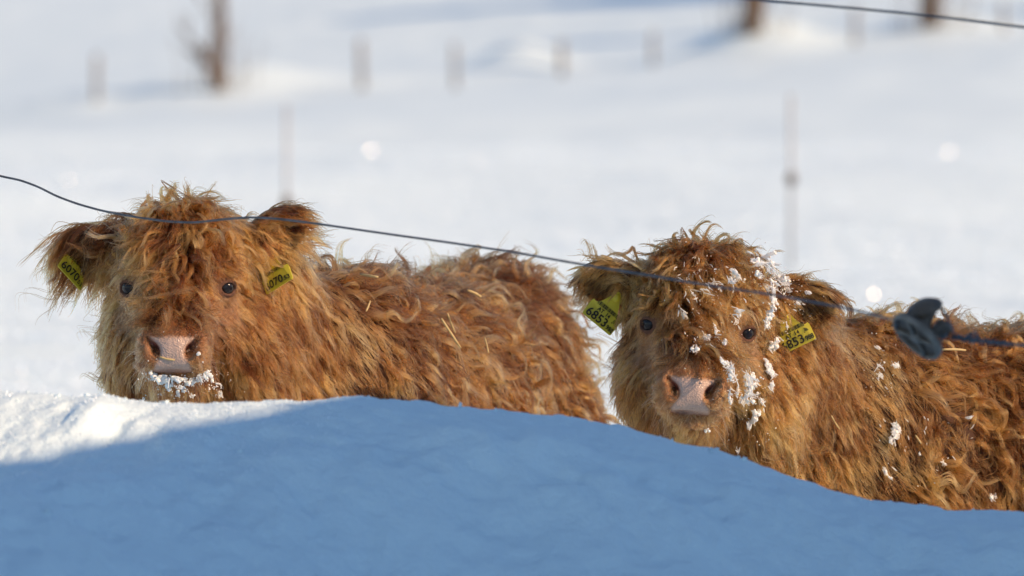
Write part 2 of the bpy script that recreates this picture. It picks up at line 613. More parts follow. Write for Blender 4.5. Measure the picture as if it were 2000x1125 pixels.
class Calf:
    def __init__(self, spec):
        self.s = spec
        self.H = np.array(spec['H'])
        self.R = np.array(spec['R'])              # columns: head axes in world space
        self.W = np.array(spec['W'])              # ground point under the withers
        b = np.array(spec['axis'] + [0.0]); b /= np.linalg.norm(b)
        self.B = np.stack([b, np.array([-b[1], b[0], 0]), np.array([0, 0, 1.0])], 1)   # columns: along, side, up

    def head(self, p):
        return (p - self.H) @ self.R

    def body(self, p):
        return (p - self.W) @ self.B

    def hw(self, q):
        return self.H + np.asarray(q) @ self.R.T

    def bw(self, u):
        return self.W + np.asarray(u) @ self.B.T

    def trunk_sdf(self, p):
        u = self.body(p).astype(np.float32)
        k = self.s.get('k', 1.0)
        d = ell(u, (0.08, 0, 0.56), (0.20, 0.165, 0.235))
        d = smin(d, ell(u, (0.38, 0, 0.61), (0.36, 0.20, 0.225)), 0.09)
        d = smin(d, ell(u, (0.71, 0, 0.675), (0.195, 0.18, 0.20)), 0.08)
        d = smin(d, ell(u, (0.06, 0, 0.765), (0.20, 0.09, 0.08)), 0.08)
        for s in (-1, 1):
            d = smin(d, rcone(u, (0.07, s * 0.10, 0.50), (0.06, s * 0.105, 0.27), 0.085, 0.043), 0.05)
            d = smin(d, rcone(u, (0.06, s * 0.105, 0.27), (0.07, s * 0.105, 0.07), 0.040, 0.029), 0.02)
            d = smin(d, rcone(u, (0.07, s * 0.105, 0.07), (0.045, s * 0.105, 0.018), 0.032, 0.042), 0.015)
            d = smin(d, rcone(u, (0.70, s * 0.10, 0.54), (0.62, s * 0.12, 0.40), 0.135, 0.075), 0.05)
            d = smin(d, rcone(u, (0.62, s * 0.12, 0.40), (0.79, s * 0.115, 0.26), 0.072, 0.042), 0.03)
            d = smin(d, rcone(u, (0.79, s * 0.115, 0.26), (0.765, s * 0.115, 0.07), 0.036, 0.029), 0.02)
            d = smin(d, rcone(u, (0.765, s * 0.115, 0.07), (0.74, s * 0.115, 0.018), 0.032, 0.042), 0.015)
        d = smin(d, rcone(u, (0.86, 0, 0.76), (0.90, 0, 0.34), 0.03, 0.014), 0.03)
        return d

    def neck_sdf(self, p):
        h1 = self.hw([0, 0.12, 0.0]); h2 = self.hw([0, 0.10, -0.09])
        d = rcone(p, h1, self.bw([0.03, 0, 0.63]), 0.098, 0.155)
        d = smin(d, rcone(p, h2, self.bw([-0.03, 0, 0.48]), 0.075, 0.145), 0.08)
        for e_, r_ in self.s.get('ruff', []):
            d = smin(d, ell(p, self.hw(e_), r_), 0.06)
        return d

    def sdf(self, p):
        d = smin(self.trunk_sdf(p), self.neck_sdf(p), 0.10)
        q = self.head(p).astype(np.float32)
        m = (np.abs(q[:, 0]) < 0.34) & (q[:, 1] > -0.28) & (q[:, 1] < 0.33) & (q[:, 2] > -0.30) & (q[:, 2] < 0.30)
        if m.any():
            d = d.copy()
            d[m] = smin(d[m], head_sdf(q[m], self.s), 0.05)
        return d

    # --- grid, surface
    def mesh(self):
        hb = self.H + np.array([[-0.27, -0.23, -0.21], [0.27, 0.14, 0.20]])
        ends = np.stack([self.bw([-0.30, -0.3, 0]), self.bw([-0.30, 0.3, 0]), self.bw([1.0, -0.3, 0]), self.bw([1.0, 0.3, 0]), hb[0], hb[1], self.H + [0, 0, 0.25]])
        lo, hi = ends.min(0) - 0.03, ends.max(0) + 0.03
        ax = []
        for k in range(3):
            fine = np.arange(hb[0][k], hb[1][k], 0.0042)
            ax.append(np.concatenate([np.arange(fine[0], lo[k], -0.013)[1:][::-1], fine, np.arange(fine[-1], hi[k], 0.013)[1:]]))
        self.ax = ax
        sh = tuple(len(a) for a in ax)
        F = np.empty(sh, np.float32)
        YY, ZZ = np.meshgrid(ax[1], ax[2], indexing='ij')
        base = np.stack([0 * YY.ravel(), YY.ravel(), ZZ.ravel()], 1).astype(np.float32)
        step = 12
        for i in range(0, sh[0], step):
            xx = ax[0][i:i + step]
            pts = np.repeat(base[None], len(xx), 0)
            pts[:, :, 0] = xx[:, None]
            F[i:i + step] = self.sdf(pts.reshape(-1, 3)).reshape(len(xx), sh[1], sh[2])
        self.F = F
        return surface_nets(F, ax)

    def sd(self, p):
        """trilinear lookup of the distance grid"""
        idx = []
        fr = []
        for k in range(3):
            f = np.interp(p[:, k], self.ax[k], np.arange(len(self.ax[k])))
            i = np.clip(np.floor(f).astype(int), 0, len(self.ax[k]) - 2)
            idx.append(i); fr.append(f - i)
        F = self.F
        i, j, k = idx
        a, b, c = fr
        r = 0
        for di in (0, 1):
            wa = a if di else 1 - a
            for dj in (0, 1):
                wb = b if dj else 1 - b
                for dk in (0, 1):
                    wc = c if dk else 1 - c
                    r = r + wa * wb * wc * F[i + di, j + dj, k + dk]
        return r

    def grad(self, p, h=0.007):
        g = np.zeros_like(p)
        for k in range(3):
            e = np.zeros(3); e[k] = h
            g[:, k] = self.sd(p + e) - self.sd(p - e)
        return norm(g)

    def march(self, px, py, level):
        """first point along the line of sight to a photo pixel whose distance to the skin is level"""
        o = np.array([0, 0, ZC]); d = at(px, py, 1.0) - o
        ts = np.arange(9.4, 11.4, 0.004)
        pts = o + ts[:, None] * d
        s = self.sd(pts)
        k = np.argmax(s < level)
        return pts[k] if s[k] < level else None


def surface_nets(F, ax):
    S = F < 0
    nx, ny, nz = F.shape
    cnt = np.zeros((nx - 1, ny - 1, nz - 1), np.int8)
    for a in (0, 1):
        for b in (0, 1):
            for c in (0, 1):
                cnt += S[a:nx - 1 + a, b:ny - 1 + b, c:nz - 1 + c]
    act = np.argwhere((cnt > 0) & (cnt < 8))
    vid = -np.ones(cnt.shape, np.int32)
    vid[act[:, 0], act[:, 1], act[:, 2]] = np.arange(len(act))
    acc = np.zeros((len(act), 3)); n = np.zeros(len(act))
    corners = [(a, b, c) for a in (0, 1) for b in (0, 1) for c in (0, 1)]
    for c0 in corners:
        for axis in range(3):
            if c0[axis]:
                continue
            c1 = list(c0); c1[axis] = 1
            i0 = act + np.array(c0); i1 = act + np.array(c1)
            f0 = F[i0[:, 0], i0[:, 1], i0[:, 2]]; f1 = F[i1[:, 0], i1[:, 1], i1[:, 2]]
            m = (f0 < 0) != (f1 < 0)
            t = np.where(m, f0 / (f0 - f1 + 1e-20), 0)
            p0 = np.stack([ax[k][i0[:, k]] for k in range(3)], 1)
            p1 = np.stack([ax[k][i1[:, k]] for k in range(3)], 1)
            acc += np.where(m[:, None], p0 + t[:, None] * (p1 - p0), 0)
            n += m
    V = acc / n[:, None]
    quads = []
    for axis in range(3):
        sl0 = [slice(None)] * 3; sl1 = [slice(None)] * 3
        sl0[axis] = slice(0, -1); sl1[axis] = slice(1, None)
        ch = S[tuple(sl0)] != S[tuple(sl1)]
        e = np.argwhere(ch)
        b, c = [k for k in range(3) if k != axis]
        ok = (e[:, b] > 0) & (e[:, c] > 0) & (e[:, b] < F.shape[b] - 1) & (e[:, c] < F.shape[c] - 1)
        e = e[ok]
        def cell(db, dc):
            i = e.copy(); i[:, b] += db; i[:, c] += dc
            return vid[i[:, 0], i[:, 1], i[:, 2]]
        q = np.stack([cell(-1, -1), cell(0, -1), cell(0, 0), cell(-1, 0)], 1)
        flip = S[e[:, 0], e[:, 1], e[:, 2]]
        if axis == 1:
            flip = ~flip
        q[~flip] = q[~flip][:, ::-1]
        quads.append(q)
    return V, np.concatenate(quads)


# ------------------------------------------------------------------ the coat
K = 10                     # points per strand
TT = np.linspace(0, 1, K)


def pad_mask(q):
    """bare skin of the nose, 1 = bare"""
    x, y, z = q[:, 0], q[:, 1], q[:, 2]
    half = 0.0175 + 0.018 * sstep(-0.110, -0.088, z) + 0.012 * sstep(-0.114, -0.136, z)
    m = sstep(half + 0.006, half - 0.002, np.abs(x)) * sstep(-0.158, -0.168, y)
    m = m * sstep(-0.144, -0.140, z) * sstep(-0.078, -0.088, z)
    return m


def coat_fields(c, P, N):
    """length, flow direction, lift, tousle, wave amplitude, lock clumping for roots P with normals N"""
    s = c.s
    q = c.head(P); u = c.body(P)
    n = len(P)
    Nh = N @ c.R
    x, y, z = q[:, 0], q[:, 1], q[:, 2]
    # how much each root belongs to head, ear, neck, trunk
    inh = (np.abs(x) < 0.3) & (y < 0.30) & (np.abs(z) < 0.27)
    hd = np.full(n, 1.0); hd[inh] = head_sdf(q[inh].astype(np.float32), s)
    td = c.trunk_sdf(P.astype(np.float32)); nd = c.neck_sdf(P.astype(np.float32))
    wh = sstep(0.03, -0.01, hd) * sstep(0.17, 0.11, y)
    wt = sstep(0.03, -0.02, td - nd) * (1 - wh)
    # ---- trunk
    side = np.sign(u[:, 1] + 1e-6)
    top = sstep(0.3, 0.95, N[:, 2])
    f_t = np.stack([0.45 + 0 * x, 0 * x, -1.0 + 0 * x], 1) + np.stack([0.2 * top, 0.9 * top * side, 0.9 * top], 1)
    f_t = f_t @ c.B.T
    leg = sstep(0.36, 0.26, u[:, 2])
    L_t = 0.078 * (1 - leg) + 0.035 * leg
    # ---- neck
    back = norm(c.bw([0.1, 0, 0.5]) - c.H)
    f_n = back[None] * 0.55 + np.array([0.12, 0, -0.85])[None] + 0 * P
    L_n = np.full(n, 0.060)
    # ---- head
    rad = norm(np.stack([x, 0 * x, z + 0.03], 1))
    down = np.array([0, 0, -1.0])
    f_ch = rad * 0.75 + np.array([0, 0.35, -0.45])
    crown = sstep(0.015, 0.055, z) * sstep(-0.10, -0.02, y + 0.0)
    fore = np.maximum(crown, sstep(0.052, 0.035, np.abs(x)) * sstep(-0.062, -0.035, z) * sstep(0.3, 0.05, Nh[:, 1]))
    xs_ = x / 0.08 + s.get('part', 0.0)
    front = sstep(0.13, 0.03, y)
    f_fr = np.stack([0.30 * xs_, -0.75 * front + 0.35 * (1 - front), -0.5 - 0.2 * (1 - front)], 1)
    f_h = f_ch * (1 - fore[:, None]) + f_fr * fore[:, None]
    M0 = np.array([0, -0.162, -0.104])
    dm = np.sqrt((((q - M0) / np.array([1.0, 1.0, 0.9])) ** 2).sum(1))
    L_h = 0.006 + 0.052 * sstep(0.060, 0.118, dm)
    L_h = L_h + 0.018 * sstep(-0.09, -0.14, z) * sstep(0.07, 0.10, dm)
    L_fr = 0.074 + 0.012 * sstep(0.02, 0.10, z) + 0.048 * sstep(0.045, 0.025, np.abs(x)) * sstep(0.09, 0.05, z)
    L_fr = L_fr * (1 - 0.60 * sstep(0.030, 0.055, np.abs(x)) * sstep(0.075, 0.035, z) * sstep(0.08, 0.03, y))
    L_h = L_h * (1 - fore) + L_fr * fore
    short = np.zeros(n)
    for e, o in zip(EYE, EYE_OUT):
        de = np.linalg.norm(q - (e + o * 0.01), axis=1)
        a = sstep(0.050, 0.027, de) * sstep(0.036, 0.018, z)
        sg = np.sign(e[0])
        A = np.array([sg * 0.083, -0.03, -0.03]); B2 = np.array([sg * 0.052, -0.105, -0.066])
        ds = rcone(q.astype(np.float32), A, B2, 0.0, 0.0)
        a = np.maximum(a, 0.92 * sstep(0.052, 0.026, ds))
        short = np.maximum(short, a)
    L_h = L_h * (1 - short) + 0.009 * short
    mz = sstep(0.078, 0.056, dm)
    f_mz = np.stack([x * 6, 0.8 + 0 * x, 0.15 + 0 * x], 1)
    f_h = norm(f_h) * (1 - mz[:, None]) + f_mz * mz[:, None]
    fs = np.stack([x * 4, 0.6 + 0 * x, -0.5 + 0 * x], 1)
    f_h = f_h * (1 - short[:, None]) + fs * short[:, None]
    lift_h = 0.38 + 0.14 * fore - 0.27 * np.maximum(mz, short)
    # ---- ears
    we = np.zeros(n); f_e = np.zeros((n, 3)); L_e = np.full(n, 0.05)
    for ear in s['ears']:
        b, t = np.array(ear['base']), np.array(ear['tip'])
        F = frame_from(t - b, ear['front'])
        Lr = np.linalg.norm(t - b)
        r = (q - b) @ F
        e = ell(q, (b + t) / 2, (Lr * 0.62, 0.024, ear['w'] * 1.15), F)
        w = sstep(0.012, -0.002, e) * sstep(-0.02, 0.02, r[:, 0])
        along = np.clip(r[:, 0] / Lr, 0, 1)
        wd = r[:, 2] / ear['w']
        fe = F[:, 0][None] * (0.75 + 0.2 * along[:, None]) + F[:, 2][None] * (0.55 * wd)[:, None] + np.array([0, 0, -1.0])[None] * ear.get('droop', 0.5)
        inner = sstep(0.2, 0.7, (Nh @ F[:, 1]))
        le = ear.get('len', 0.06) * (0.55 + 0.6 * sstep(0.2, 0.9, np.abs(wd)) + 0.25 * along) * (1 - 0.12 * inner)
        f_e = np.where(w[:, None] > we[:, None], fe, f_e)
        L_e = np.where(w > we, le, L_e)
        we = np.maximum(we, w)
    f_h = f_h * (1 - we[:, None]) + f_e * we[:, None]
    L_h = L_h * (1 - we) + L_e * we
    lift_h = lift_h * (1 - we) + 0.25 * we
    fore = fore * (1 - we)
    # ---- mix
    flow = (f_h @ c.R.T) * wh[:, None] + (1 - wh[:, None]) * (norm(f_t) * wt[:, None] + norm(f_n) * (1 - wt[:, None]))
    L = L_h * wh + (1 - wh) * (L_t * wt + L_n * (1 - wt))
    lift = lift_h * wh + (1 - wh) * (0.40 * wt + 0.40 * (1 - wt)) + 0.28 * top * wt
    tous = wh * (0.22 + 0.52 * fore + 0.1 * we) + (1 - wh) * (0.62 * wt + 0.30 * (1 - wt))
    tous = tous * (1 - 0.7 * np.maximum(mz, short) * wh)
    wave = (wh * (0.05 + 0.04 * fore) + (1 - wh) * (0.13 * wt + 0.035 * (1 - wt))) * s.get('curl', 1.0)
    shortness = np.maximum(mz, short) * wh
    return dict(L=L, flow=flow, lift=lift, tous=tous, wave=wave, wh=wh, wt=wt, we=we, fore=fore, short=shortness, q=q)


def grow(c, P, N, fl, rng, gravity=0.16, hook=1.0):
    """level-one locks: follow the flow, sag, wave, and stay outside the skin"""
    n = len(P)
    L = fl['L'] * rng.uniform(0.62, 1.2, n) * (1 + 0.28 * vnoise(P / 0.10, c.s['seed'] + 81))
    seed = c.s['seed']
    flow = norm(fl['flow'])
    big = noise_vec(P, 0.075, seed + 50)
    small = noise_vec(P, 0.028, seed + 60)
    flow = norm(flow + fl['tous'][:, None] * (1.25 * big + 0.7 * small + 0.45 * rng.normal(size=(n, 3)) * 0.6))
    flow = norm(flow - N * (flow * N).sum(1, keepdims=True) * 0.8)
    lift = np.clip(fl['lift'] + fl['tous'] * 0.45 * vnoise(P / 0.05, seed + 70), 0.05, 0.9)
    d = norm(N * lift[:, None] + flow * (1 - lift[:, None]))
    pts = np.zeros((n, K, 3)); pts[:, 0] = P
    ds = (L / (K - 1))[:, None]
    curl_ax = norm(rng.normal(size=(n, 3)))
    curl = np.clip(rng.normal(size=n), -1.6, 1.6) * fl['tous'] * 0.35 * hook
    p = P.copy()
    for k in range(1, K):
        d = norm(d + flow * 0.16 + np.array([0, 0, -gravity]) * (L[:, None] / 0.08).clip(0.3, 1.3) + np.cross(curl_ax, d) * curl[:, None] * 0.6)
        p = p + d * ds
        sdv = c.sd(p)
        hmin = 0.25 * L * lift * np.minimum(1.0, k / 4.0) * 0.6 + 0.0015
        low = sdv < hmin
        if low.any():
            g = c.grad(p[low])
            p[low] += g * (hmin[low] - sdv[low])[:, None]
            dl = d[low]
            d[low] = norm(dl - g * np.minimum((dl * g).sum(1, keepdims=True), 0))
        pts[:, k] = p
    # waves
    a = norm(np.cross(pts[:, -1] - pts[:, 0], curl_ax)); b = norm(np.cross(pts[:, -1] - pts[:, 0], a))
    lam = rng.uniform(0.045, 0.09, n)
    ph = rng.uniform(0, 6.28, n)
    amp = fl['wave'] * L * rng.uniform(0.5, 1.3, n)
    w = 2 * np.pi * (L / lam)[:, None] * TT[None] + ph[:, None]
    env = (TT ** 0.8)[None] * amp[:, None]
    off = (env * (np.sin(w) - np.sin(ph)[:, None] * (1 - TT)[None]))[..., None] * a[:, None] + (0.6 * env * np.cos(w))[..., None] * b[:, None]
    return pts + off, L


def nearest(rootsA, normA, rootsB, normB):
    kd = kdtree.KDTree(len(rootsA))
    A = rootsA + normA * 0.02
    for i, p in enumerate(A):
        kd.insert(p, i)
    kd.balance()
    Bp = rootsB + normB * 0.02
    return np.array([kd.find(p)[1] for p in Bp])


def follow(G, gP, gL, P, L, idx, clump, rng, jit, lo=0.7, hi=1.08):
    n = len(P)
    g = G[idx]
    ls = (np.minimum(L / gL[idx], 1.25) * rng.uniform(lo, hi, n))
    shape = (g - gP[idx][:, None]) * ls[:, None, None]
    cl = np.asarray(clump)
    prof = 1 - cl[:, None] * (1 - (1 - TT[None]) ** 1.6)
    # strands fan in towards the lock's own tip
    pts = gP[idx][:, None] + shape + (P - gP[idx])[:, None] * prof[..., None]
    fly = np.where(rng.random(n) < 0.05, 4.0, 1.0)
    nz = rng.normal(size=(n, 3, 3)) * (jit * L * fly)[:, None, None]
    cb = np.stack([TT, TT ** 2 * np.sin(TT * 5), np.sin(TT * 9) * TT], 0)
    pts = pts + np.einsum('nac,ak->nkc', nz, cb)
    return pts


def sample_roots(V, Q, n, weight, rng):
    tri = np.concatenate([Q[:, [0, 1, 2]], Q[:, [0, 2, 3]]])
    a, b, cc = V[tri[:, 0]], V[tri[:, 1]], V[tri[:, 2]]
    ar = 0.5 * np.linalg.norm(np.cross(b - a, cc - a), axis=1)
    w = ar * (weight[tri].mean(1))
    w = w / w.sum()
    t = rng.choice(len(tri), n, p=w)
    r1 = np.sqrt(rng.random(n))[:, None]; r2 = rng.random(n)[:, None]
    return (1 - r1) * a[t] + r1 * (1 - r2) * b[t] + r1 * r2 * cc[t]


def hair_obj(name, pts, rad, col, parent, mat=None):
    n = len(pts)
    cu = bpy.data.hair_curves.new(name)
    cu.add_curves([K] * n)
    org = np.array(PW[parent.name])
    cu.position_data.foreach_set('vector', (pts - org).astype(np.float32).ravel())
    ra = cu.attributes.get('radius') or cu.attributes.new('radius', 'FLOAT', 'POINT')
    ra.data.foreach_set('value', rad.astype(np.float32).ravel())
    ca = cu.attributes.new('hair_col', 'FLOAT_COLOR', 'POINT')
    c4 = np.ones((n, K, 4), np.float32); c4[..., :3] = col
    ca.data.foreach_set('color', c4.ravel())
    cu.materials.append(mat or M['hair'])
    o = bpy.data.objects.new(name, cu)
    COL.objects.link(o)
    o.parent = parent
    return o


def locks(c, V, Q, w, n, per, rng):
    """the visible locks: tight tapering bunches lying over the coat"""
    P = sample_roots(V, Q, n, w, rng); N = c.grad(P)
    fl = coat_fields(c, P, N)
    ok = (fl['short'] < 0.25) & (fl['L'] > 0.030)
    soft = (1 - fl['wt']) * (1 - fl['fore'] * fl['wh'])               # cheeks and neck are soft and loose
    ok &= rng.random(len(P)) > 0.93 * soft
    P, N = P[ok], N[ok]
    fl = {k: v[ok] for k, v in fl.items()}
    fl['L'] = fl['L'] * 1.08
    fl['lift'] = fl['lift'] + 0.10
    fl['tous'] = fl['tous'] * (1.15 + 0.45 * fl['wt'])
    fl['wave'] = fl['wave'] * 1.25
    G, L = grow(c, P, N, fl, rng, 0.15, 1.5)
    gq = (G - c.H) @ c.R                                              # no lock hangs across an eye or the muzzle
    bad = ((gq[..., 1] < -0.11) & (gq[..., 2] < -0.082) & (np.abs(gq[..., 0]) < 0.07)).any(1)
    for e in EYE:
        bad |= ((np.hypot(gq[..., 0] - e[0], gq[..., 2] - e[2] + 0.004) < 0.024) & (gq[..., 1] < 0.01)).any(1)
    P, N, G, L = P[~bad], N[~bad], G[~bad], L[~bad]
    fl = {k: v[~bad] for k, v in fl.items()}
    m = len(P)
    T = norm(G[:, 5] - G[:, 2])
    a = norm(np.cross(T, N)); b = np.cross(T, a)
    soft = ((1 - fl['wt']) * (1 - fl['fore'] * fl['wh']))
    r = rng.uniform(0.0035, 0.0085, m) * (1 - 0.45 * fl['wh']) * (1 + 0.9 * soft) * (1 + 0.35 * fl['wt']) * rng.uniform(0.6, 1.3, m)
    idx = np.repeat(np.arange(m), per)
    k = len(idx)
    ang = rng.uniform(0, 6.283, k); rr = np.sqrt(rng.random(k)) * r[idx]
    prof = 0.75 * (1 - TT) ** 0.7 + 0.35 * np.sin(np.pi * TT) + 0.10
    off = (rr * np.cos(ang))[:, None] * a[idx] + (rr * np.sin(ang) * 0.40)[:, None] * b[idx]
    ls = 1 - 0.35 * rng.random(k) ** 1.5
    f = TT[None] * ls[:, None] * (K - 1)
    i0 = np.clip(f.astype(int), 0, K - 2); fr = (f - i0)[..., None]
    g = G[idx]
    ar = np.arange(k)[:, None]
    base = g[ar, i0] * (1 - fr) + g[ar, i0 + 1] * fr
    S = base + off[:, None] * prof[None, :, None] - N[idx][:, None] * (0.006 * (1 - TT) ** 2)[None, :, None]
    fly = np.where(rng.random(k) < 0.12, 4.0, 1.0)
    nz = rng.normal(size=(k, 3, 3)) * (0.010 * L[idx] * fly)[:, None, None]
    S = S + np.einsum('nac,ak->nkc', nz, np.stack([TT, TT ** 2 * np.sin(TT * 5), np.sin(TT * 9) * TT], 0))
    shade = np.clip(0.54 + 0.10 * fl['wh'] + 0.24 * rng.normal(size=m) + 0.25 * vnoise(P / 0.09, c.s['seed'] + 5), 0, 1)[idx] + 0.07 * rng.normal(size=k)
    return S, np.clip(shade, 0, 1), {q_: v[idx] for q_, v in fl.items()}


def screen_depth(S):
    """outermost hair on a grid of 5 photo pixels"""
    p = S.reshape(-1, 3)
    X = p[:, 0] * FPX / p[:, 1] + 1000; Y = 562.5 - (p[:, 2] - ZC) * FPX / p[:, 1]
    gx = (X / 5.0).astype(int); gy = (Y / 5.0).astype(int)
    ok = (gx >= 0) & (gx < 420) & (gy >= 0) & (gy < 240)
    D = np.full((420, 240), 99.0)
    np.minimum.at(D, (gx[ok], gy[ok]), p[ok, 1])
    return D, X, Y, gx, gy, ok


def frost(c, S, rad, colp, rng):
    """snow caught along the outer hairs inside each clump's patch"""
    D, X, Y, gx, gy, ok = screen_depth(S)
    p = S.reshape(-1, 3)
    hit = np.zeros(len(p), bool)
    near = np.zeros(len(p), bool)
    near[ok] = p[ok, 1] < D[gx[ok], gy[ok]] + 0.012
    for px, py, ln, wd, ang, fill in c.s['clumps']:
        ca, sa = math.cos(math.radians(ang)), math.sin(math.radians(ang))
        dx, dy = X - px, Y - py
        u = (dx * ca + dy * sa) / (ln * 0.62); v = (-dx * sa + dy * ca) / (wd * 0.62)
        m_ = (np.abs(u) < 1.6) & (np.abs(v) < 1.6) & near
        rr = np.full(len(p), 9.0)
        rr[m_] = np.sqrt(u[m_] ** 2 + v[m_] ** 2) + 0.45 * vnoise(p[m_] / 0.006, 91)
        hit |= (rr < 1.0) & near
    nn = np.full(len(p), -1.0); nn[near] = vnoise(p[near] / 0.0035, 92)
    for px, py, sx, sy, n, size in c.s['grains']:
        g = np.exp(-((X - px) / (sx * 1.3)) ** 2 - ((Y - py) / (sy * 1.3)) ** 2)
        hit |= near & (nn > 1.02 - 0.42 * g * min(1.0, n / 60.0))
    hit = hit.reshape(len(S), K)
    hit[:, :2] = False; hit[:, -1] = False
    ij = np.argwhere(hit)
    if len(ij) > 14000:
        ij = ij[rng.choice(len(ij), 14000, replace=False)]
    f = ij[:, 1][:, None] + np.linspace(-0.7, 0.7, K)[None] * rng.uniform(0.5, 1.2, (len(ij), 1))
    f = np.clip(f, 0, K - 1.001); i0 = f.astype(int); fr = (f - i0)[..., None]
    g = S[ij[:, 0]]
    ar = np.arange(len(ij))[:, None]
    F = g[ar, i0] * (1 - fr) + g[ar, i0 + 1] * fr
    F[..., 1] -= 0.004
    R = rng.uniform(0.0006, 0.0013, (len(ij), 1)) * (0.45 + 0.55 * np.sin(np.pi * TT))[None]
    return F, R


def make_coat(c, V, Q, VN, root):
    rng = np.random.default_rng(c.s['seed'])
    vq = c.head(V); vu = c.body(V)
    view = norm(np.array([0.2, 0, ZC]) - V)
    facing = (VN * view).sum(1)
    vis = 0.22 + 0.78 * sstep(-0.35, 0.1, facing)
    vis *= 0.15 + 0.85 * sstep(0.22, 0.42, V[:, 2] - c.W[2])
    head_w = sstep(0.20, 0.14, vq[:, 1]) * (np.abs(vq[:, 0]) < 0.30) * (np.abs(vq[:, 2]) < 0.26)
    out_of_frame = sstep(1.12, 1.25, V[:, 0])
    w = vis * (1 + 1.5 * head_w) * (1 - 0.7 * out_of_frame) * (1 - pad_mask(vq))
    vshort = coat_fields(c, V, VN)['short']
    # three levels: locks, wisps, hairs
    P1_ = sample_roots(V, Q, c.s['n1'], w, rng); N1 = c.grad(P1_)
    F1 = coat_fields(c, P1_, N1)
    G1, L1 = grow(c, P1_, N1, F1, rng)
    P2_ = sample_roots(V, Q, c.s['n2'], w, rng); N2 = c.grad(P2_)
    F2 = coat_fields(c, P2_, N2)
    i12 = nearest(P1_, N1, P2_, N2)
    soft2 = (1 - F2['wt']) * (1 - F2['fore'] * F2['wh'])
    G2 = follow(G1, P1_, L1, P2_, F2['L'], i12, 0.76 * (1 - 0.6 * soft2), rng, 0.05)
    L2 = np.minimum(F2['L'], L1[i12] * 1.25)
    P3 = sample_roots(V, Q, c.s['n3'], w * (1 + 0.8 * head_w) * (1 + 2.0 * vshort), rng); N3 = c.grad(P3)
    F3 = coat_fields(c, P3, N3)
    i23 = nearest(P2_, N2, P3, N3)
    clump = 0.87 * (1 - 0.6 * F3['short']) * (1 - 0.5 * (1 - F3['wt']) * (1 - F3['fore'] * F3['wh']))
    S = follow(G2, P2_, L2, P3, F3['L'], i23, clump, rng, 0.020, 0.6, 1.06)
    # colours: each lock its own shade, hairs vary, tips a little paler
    pal = np.array(c.s['palette'])
    l1 = i12[i23]
    r = np.clip(0.36 - 0.14 * F1['wt'] + 0.30 * rng.normal(size=len(P1_)) + 0.28 * vnoise(P1_ / 0.09, c.s['seed'] + 5) + 0.10 * (1 - F1['wt']) * (1 - F1['fore'] * F1['wh']), 0, 1)[l1]
    r = np.clip(r + 0.12 * rng.normal(size=len(P2_))[i23] + 0.10 * rng.normal(size=len(P3)), 0, 1)
    Sl, rl, Fl = locks(c, V, Q, w * (1 + 0.9 * head_w), c.s['nl'], 24, rng)
    S = np.concatenate([S, Sl]); r = np.concatenate([r, rl])
    F3 = {k_: np.concatenate([F3[k_], Fl[k_]]) for k_ in ('short', 'fore', 'wh', 'q')}
    k3 = r * 2
    a = np.clip(k3, 0, 1)[:, None]; b = np.clip(k3 - 1, 0, 1)[:, None]
    col = pal[0] * (1 - a) + pal[1] * a
    col = col * (1 - b) + pal[2] * b
    face = np.array(c.s['face_col'])
    sh = F3['short'][:, None]
    col = col * (1 - 0.75 * sh) + face * 0.75 * sh
    qz = F3['q']                                                       # the hair over the bridge of the nose is wet and dark
    wet = sstep(0.050, 0.030, np.abs(qz[:, 0])) * sstep(0.012, -0.012, qz[:, 2]) * F3['fore'] * F3['wh']
    col = col * (1 - 0.55 * wet)[:, None]
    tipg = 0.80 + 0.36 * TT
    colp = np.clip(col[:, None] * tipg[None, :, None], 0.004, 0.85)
    rad0 = np.where(F3['short'] > 0.5, 0.00034, 0.00052) * rng.uniform(0.7, 1.3, len(S))
    rad = rad0[:, None] * (1 - 0.82 * TT ** 2.2)[None]
    # whiskers on the lips and chin
    dmz = np.linalg.norm(F3['q'] - np.array([0, -0.155, -0.125]), axis=1)
    wi = np.where((dmz < 0.066) & (np.arange(len(dmz)) < len(P3)))[0]
    wi = rng.choice(wi, 90)
    Lw = rng.uniform(0.012, 0.034, 90)[:, None, None]
    dw = norm(N3[wi] + 0.35 * rng.normal(size=(90, 3)))
    Sw = P3[wi][:, None] + dw[:, None] * Lw * TT[None, :, None] + np.array([0, 0, -1.0]) * (0.35 * Lw * (TT ** 2)[None, :, None])
    S = np.concatenate([S, Sw]); rad = np.concatenate([rad, np.full((90, K), 0.00016)])
    colp = np.concatenate([colp, np.full((90, K, 3), 0.0) + np.array([0.62, 0.50, 0.36])])
    F3['fore'] = np.concatenate([F3['fore'], np.zeros(90)]); F3['wh'] = np.concatenate([F3['wh'], np.ones(90)])
    # nothing grows through the eyes or over the bare nose
    keep = np.ones(len(S), bool)
    for e, o in zip(EYE, EYE_OUT):
        qq = (S - c.H) @ c.R
        for ax_, rr in ((o, 0.0140), (np.array([o[0] * 0.25, -0.97, 0.0]), 0.0125)):
            ax_ = ax_ / np.linalg.norm(ax_)
            v = qq - (e - np.array([0, 0, 0.004]))
            al = (v * ax_).sum(-1)
            pr = np.linalg.norm(v - al[..., None] * ax_, axis=-1)
            hit = ((al > 0.0) & (pr < rr)).any(1)
            keep &= ~hit
    qn = (S - c.H) @ c.R
    over = ((pad_mask(qn.reshape(-1, 3)).reshape(len(S), K) > 0.6) & (qn[..., 1] < -0.165)).any(1)
    keep &= ~(over & (rng.random(len(S)) < 0.96))
